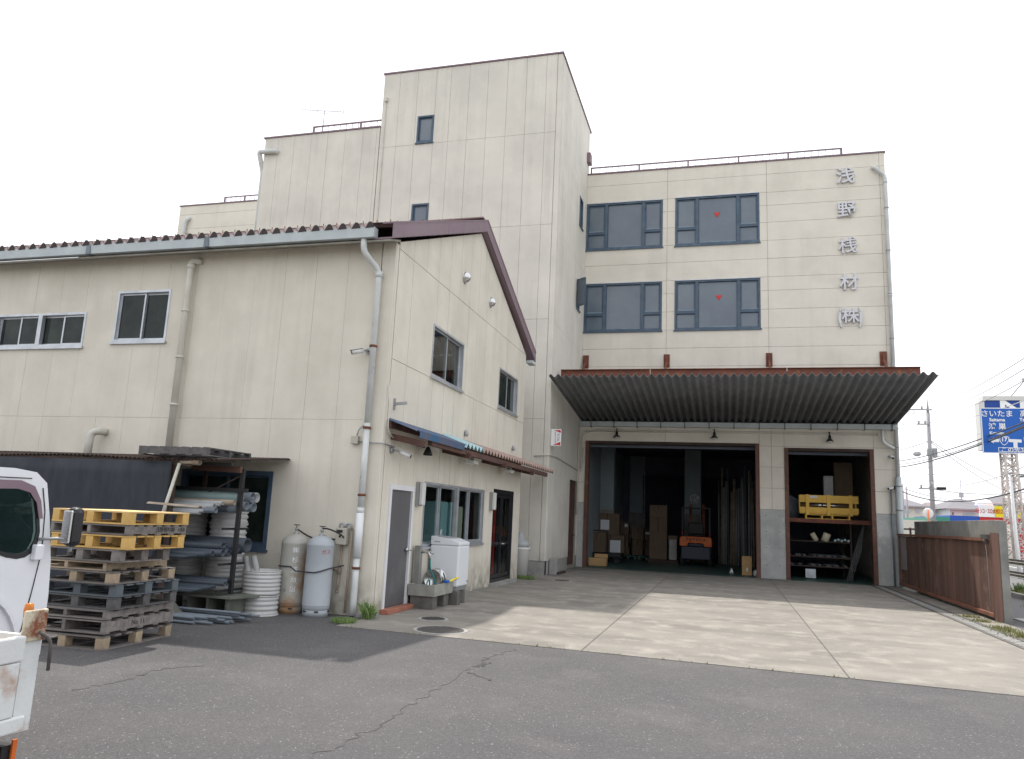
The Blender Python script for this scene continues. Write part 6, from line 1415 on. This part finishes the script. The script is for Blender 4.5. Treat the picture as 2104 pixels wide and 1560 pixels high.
for i, j, k, l in ((0, 0, 1, 0), (0, 1, 1, 1), (0, 0, 0, 1), (1, 0, 1, 1)):
    for s in range(n):
        t0, t1 = s / n, (s + 1) / n; A, B = leg[i, j]; C_, D = leg[k, l]
        if s % 2: bar(bm, A.lerp(B, t0), C_.lerp(D, t1), .07)
        else: bar(bm, C_.lerp(D, t0), A.lerp(B, t1), .07)
        bar(bm, A.lerp(B, t1), C_.lerp(D, t1), .07)
tag(obj('lattice_brace', bm, 'lattice', py), kind='stuff')
# shop building, red wall with coloured band
shp = thing('red_shop', (34, 78, 0), 'red roadside shop with blue and yellow sign band beyond the wall', 'building')
p0 = P(1, 78, 1952, 1062); p1 = P(1, 78, 2013, 1062); p2 = P(1, 78, 2012, 1046)
zr = P(1, 78, 2060, 1064).z
bm = BM(); box(bm, p0.x, p1.x, 78, 92, 0, P(1, 78, 1980, 1060).z); obj('blue_wall', bm, 'shop_blue', shp)
bm = BM(); box(bm, p0.x - 1.2, p0.x - .01, 78, 92, 0, P(1, 78, 1980, 1064).z); obj('green_wall', bm, 'shop_green', shp)
bm = BM(); box(bm, p1.x + .01, p1.x + 26, 78, 92, 0, zr); obj('red_wall', bm, 'shop_red', shp)
for (u0, u1, m_) in ((2012, 2043, 'sign_white'), (2043.2, 2062, 'yellow'), (2062.2, 2088, 'sign_white'), (2088.2, 2120, 'yellow')):
    A = P(1, 77.9, u0, 1050); B = P(1, 77.9, u1, 1050); bm = BM(); box(bm, A.x, B.x - .02, 77.8, 78.0, zr + .02, zr + 1.0); obj('sign_panel', bm, m_, shp)
A = P(1, 77.7, 2027, 1056); text('lettering', 'パチンコ・スロット', .48, 'red', shp, (A.x, 77.78, zr + .5), ROT_FRONT, ext=.005, off=.01, sx=.42); A = P(1, 77.7, 2052, 1056); text('lettering', '大型店', .45, 'red', shp, (A.x, 77.78, zr + .5), ROT_FRONT, ext=.005, sx=.7)
bm = BM(); A = P(1, 77.7, 2095, 1056); 
for i in range(5):
    for j in range(2):
        if (i + j) % 2: box(bm, A.x + i * .5, A.x + i * .5 + .48, 77.75, 77.79, zr + .05 + j * .47, zr + .5 + j * .47)
obj('checker_panel', bm, 'red', shp)
bm = BM(); A = P(1, 79, 2026, 1046); lathe(bm, (A.x, 79.5, zr + .9), [(.75, 0), (.72, .3), (.5, .6), (.2, .72), (.001, .75)], 16); obj('dome_vent', bm, 'sign_white', shp)
A = P(1, 77.9, 2096, 1085); bm = BM(); tube(bm, bend([(A.x, 77.9, A.z - .5), (A.x, 77.9, A.z + .4), (A.x + 1.6, 77.9, A.z + .45)], .2), .07, 6); obj('wall_lamp_arm', bm, 'sign_white', shp)
# houses
def house(u0, u1, ve, vp, Y, wall, roof, label, D=9, base_u=None, over=.5, wins_=()):
    A = P(1, Y, u0, ve); B = P(1, Y, u1, ve); ze = A.z; zp = P(1, Y + D / 2, (u0 + u1) / 2, vp).z
    t = thing('house', ((A.x + B.x) / 2, Y, 0), label, 'house', 'houses beyond the road')
    bm = BM(); box(bm, A.x, B.x, Y, Y + D, 0, ze); obj('wall', bm, wall, t)
    bm = BM(); x0, x1, y0, y1 = A.x - over, B.x + over, Y - over, Y + D + over; cx = (x0 + x1) / 2; cy = (y0 + y1) / 2; rl = max(.3, ((x1 - x0) - (y1 - y0)) / 2)
    v = [bm.verts.new(p) for p in ((x0, y0, ze), (x1, y0, ze), (x1, y1, ze), (x0, y1, ze), (cx - rl, cy, zp), (cx + rl, cy, zp))]
    for f in ((0, 1, 5, 4), (1, 2, 5), (2, 3, 4, 5), (3, 0, 4), (3, 2, 1, 0)): bm.faces.new([v[i] for i in f])
    r = obj('roof', bm, roof, t)
    bm = BM(); box(bm, x0, x1, y0 - .06, y0 + .06, ze - .14, ze + .02); obj('eave_gutter', bm, 'pole_concrete', r)
    for (wu0, wu1, wv0, wv1) in wins_:
        a = P(1, Y, wu0, wv0); b = P(1, Y, wu1, wv1); bm = BM(); box(bm, a.x, b.x, Y - .08, Y - .01, b.z, a.z); w = obj('window', bm, 'alu', t)
        bm = BM(); box(bm, a.x + .1, b.x - .1, Y - .1, Y - .081, b.z + .1, a.z - .1); obj('pane', bm, 'glass_dark' if wu1 - wu0 < 9 else 'locker_blue', w)
    return t
house(1847, 1900, 1039, 1026, 105, 'house_cream', 'house_roof', 'cream two storey house nearest the warehouse corner', wins_=((1881, 1890, 1046, 1055), (1859, 1870, 1045, 1055)))
house(1914, 1937, 1043, 1033, 112, 'house_brown', 'house_roof_brown', 'brown house behind the utility pole', wins_=((1917, 1931, 1048, 1059),))
house(1952, 2060, 1045, 1026, 100, 'house_white', 'house_roof', 'wide pale house with grey hipped roof behind the shop', D=14, wins_=((1979, 2005, 1051, 1062), (1954, 1961, 1051, 1060)))
house(2050, 2110, 1036, 1020, 128, 'house_white', 'house_roof', 'farther white house with tiled roof behind the lattice mast', D=12)
bm = BM(); A = P(1, 70, 1856, 1068); box(bm, A.x - 2, A.x + 8, 70, 70.3, 0, A.z); tag(obj('garden_wall', bm, 'house_cream'), 'pale low wall in front of the cream house', 'wall')
# traffic mirror / round sign
A = P(1, 48, 1907, 1055); t = thing('road_mirror', (A.x, 48, 0), 'round white traffic mirror on an orange post above the wall', 'traffic mirror')
bm = BM(); lathe(bm, (A.x, 48, A.z), [(.001, .04), (.24, .04), (.28, 0), (.24, -.01), (.001, -.04)], 24, 'y'); obj('disc', bm, 'sign_white', t)
bm = BM(); tube(bm, [(A.x, 47.9, 0), (A.x, 47.9, A.z + .18)], .035, 10); obj('post', bm, 'orange', t)
# utility poles
def upole(u, vt, Y, r, label, arms=(), grp='utility poles'):
    A = P(1, Y, u, vt); t = thing('utility_pole', (A.x, Y, 0), label, 'utility pole', grp)
    lean = P(1, Y, u + (1075 - vt) * .028, 1075).x - P(1, Y, u + (1075 - vt) * .028, 1075).x
    bm = BM(); tube(bm, [(A.x, Y, 0), (A.x, Y, A.z - (1.2 if arms else 0))], r, 14, r2=r * .72); obj('shaft', bm, 'pole_concrete', t)
    if arms:
        bm = BM(); tube(bm, [(A.x, Y, A.z - 1.25), (A.x, Y, A.z)], r * .6, 8, r2=.02); obj('tip', bm, 'pole_concrete', t)
    for (dx0, dx1, z) in arms:
        bm = BM(); box(bm, A.x + dx0, A.x + dx1, Y - .2, Y - .1, A.z - z - .05, A.z - z + .05)
        c = obj('cross_arm', bm, 'pole_concrete', t)
        n = max(2, int(abs(dx1 - dx0) / .7))
        for k in range(n):
            x = A.x + dx0 + (dx1 - dx0) * (k + .3) / n; bm = BM(); lathe(bm, (x, Y - .15, A.z - z + .05), [(.04, 0), (.09, .06), (.05, .12), (.09, .18), (.03, .26)], 10); obj('insulator', bm, 'steel_dull', c)
    return t, A
YU = 66.0
up, UA = upole(1905, 818, YU, .19, 'tall concrete utility pole with crossarms beyond the wall', arms=((-1.75, .25, .95), (-.85, .05, 2.1), (-.95, .3, 7.1)))
ux = UA.x
bm = BM(); box(bm, ux - .3, ux - .05, YU - .6, YU - .25, UA.z - 4.6, UA.z - 4.1); box(bm, ux + .1, ux + .4, YU - .55, YU - .25, UA.z - 4.7, UA.z - 4.0); tb = obj('equipment_box', bm, 'steel_dull', up); tb['kind'] = 'stuff'
bm = BM()
for k in range(14): box(bm, ux - .26, ux + .26, YU - .02, YU + .02, UA.z - 3.5 - k * .5, UA.z - 3.46 - k * .5)
tag(obj('climbing_step', bm, 'steel_dull', up), kind='stuff')
A = P(1, YU, 1884, 930); bm = BM(); lathe(bm, (A.x, YU, A.z - .3), [(.1, 0), (.28, .1), (.28, .3), (.1, .4)], 12); hc = obj('hanging_coil', bm, 'wire_thin', up)
bm = BM()
for dx in (-.22, 0, .22): tube(bm, [(A.x + dx, YU, A.z + .3), (A.x + dx * .3 - .1, YU, UA.z - .95)], .012, 4)
obj('coil_line', bm, 'wire_thin', hc)
upole(1854, 995, 92, .14, 'thin distant utility pole nearest the warehouse corner'); upole(1862, 1000, 90, .13, 'second thin distant utility pole just right of the first')
upole(2090, 800, 300, .01, 'hair-thin radio mast far behind the houses') if False else None
A = P(1, 101, 2004, 985); t = thing('roof_antenna', (A.x, 107, P(1, 101, 2004, 1030).z), 'thin antenna mast on the ridge of the wide pale house', 'antenna')
bm = BM(); tube(bm, [(A.x, 107, P(1, 107, 2004, 1030).z), (A.x, 107, P(1, 107, 2004, 985).z)], .05, 6); obj('mast', bm, 'wire_thin', t)
bm = BM(); zz_ = P(1, 107, 2004, 990).z; bar(bm, (A.x - .9, 107, zz_), (A.x + .9, 107, zz_), .06); box(bm, A.x - .25, A.x + .25, 106.9, 107.1, zz_ - 2.0, zz_ - 1.4); obj('elements', bm, 'wire_thin', t)
# overhead wires
def wire(a, b, r, m, label, grp=None, sag=.6, n=18):
    a = Vector(a); b = Vector(b); pts = []
    for k in range(n + 1): t_ = k / n; p = a.lerp(b, t_); p.z -= sag * 4 * t_ * (1 - t_); pts.append(p)
    bm = BM(); tube(bm, pts, r, 6); tag(obj('overhead_wire', bm, m), label, 'wire', grp or 'overhead wires')
def w2(u0, v0, Y0, u1, v1, Y1, r, m, label, sag=.6):
    a = P(1, Y0, u0, v0); b = P(1, Y1, u1, v1); wire(a, b, r * .75, m, label, sag=sag)
w2(1800, 950, 75, 2160, 845, 30, .035, 'wire', 'upper thick black cable crossing the blue direction sign', sag=.5)
w2(1800, 962, 75, 2160, 853, 30, .045, 'wire', 'lower thick black cable crossing the blue direction sign', sag=.55)
w2(1800, 955, 75, 2160, 850, 30.3, .025, 'wire', 'middle black cable of the bundle crossing the blue direction sign', sag=.6)
for i, (u0, v0, u1, v1, Y1, r, s, lb) in enumerate(((1908, 835, 2160, 700, 25, .022, .3, 'topmost thin wire rising to the right from the pole'), (1908, 838, 2160, 722, 25, .022, .5, 'second highest thin wire rising to the right from the pole'), (1908, 843, 2160, 748, 25, .022, .6, 'third highest thin wire rising to the right from the pole'),
        (1910, 868, 2160, 800, 45, .03, .4, 'thin wire passing just above the blue direction sign'), (1910, 893, 2160, 858, 45, .03, .4, 'thin wire running to the left edge of the blue sign'), (1780, 930, 1910, 905, 66, .04, .3, 'thin wire from the warehouse side to the pole'),
        (1912, 905, 2160, 1015, 90, .04, .8, 'thin wire falling to the right from the pole'), (1912, 908, 2160, 1040, 90, .04, .9, 'lowest of the wires falling to the right from the pole'), (1912, 992, 2160, 930, 40, .03, .7, 'long sagging wire under the blue sign'),
        (1840, 1004, 2160, 985, 40, .05, 1.0, 'dark sagging telephone wire below the blue sign'), (1912, 1004, 2160, 1004, 60, .05, .4, 'level telephone wire from the pole to the lattice mast'), (1860, 1005, 2160, 1008, 90, .04, 1.2, 'lowest thin sagging wire above the houses'),
        (1780, 905, 1870, 842, 66, .03, .3, 'short thin wire ending at the left end of the crossarm'), (1780, 930, 1880, 846, 66, .03, .3, 'second short thin wire ending at the crossarm'), (1780, 880, 1908, 860, 66, .02, .2, 'faint thin wire reaching the upper pole'))):
    w2(u0, v0, 66 if i not in (5,) else 66, u1, v1, Y1, r, 'wire_thin' if i not in (9,) else 'wire', lb, sag=s)
A = P(1, 60, 1925, 1004); bm = BM(); bar(bm, A, A + Vector((.5, -.3, 0)), .16, .2); tag(obj('cable_closure', bm, 'black'), 'black cable splice box hanging on the telephone wire right of the pole', 'cable box')
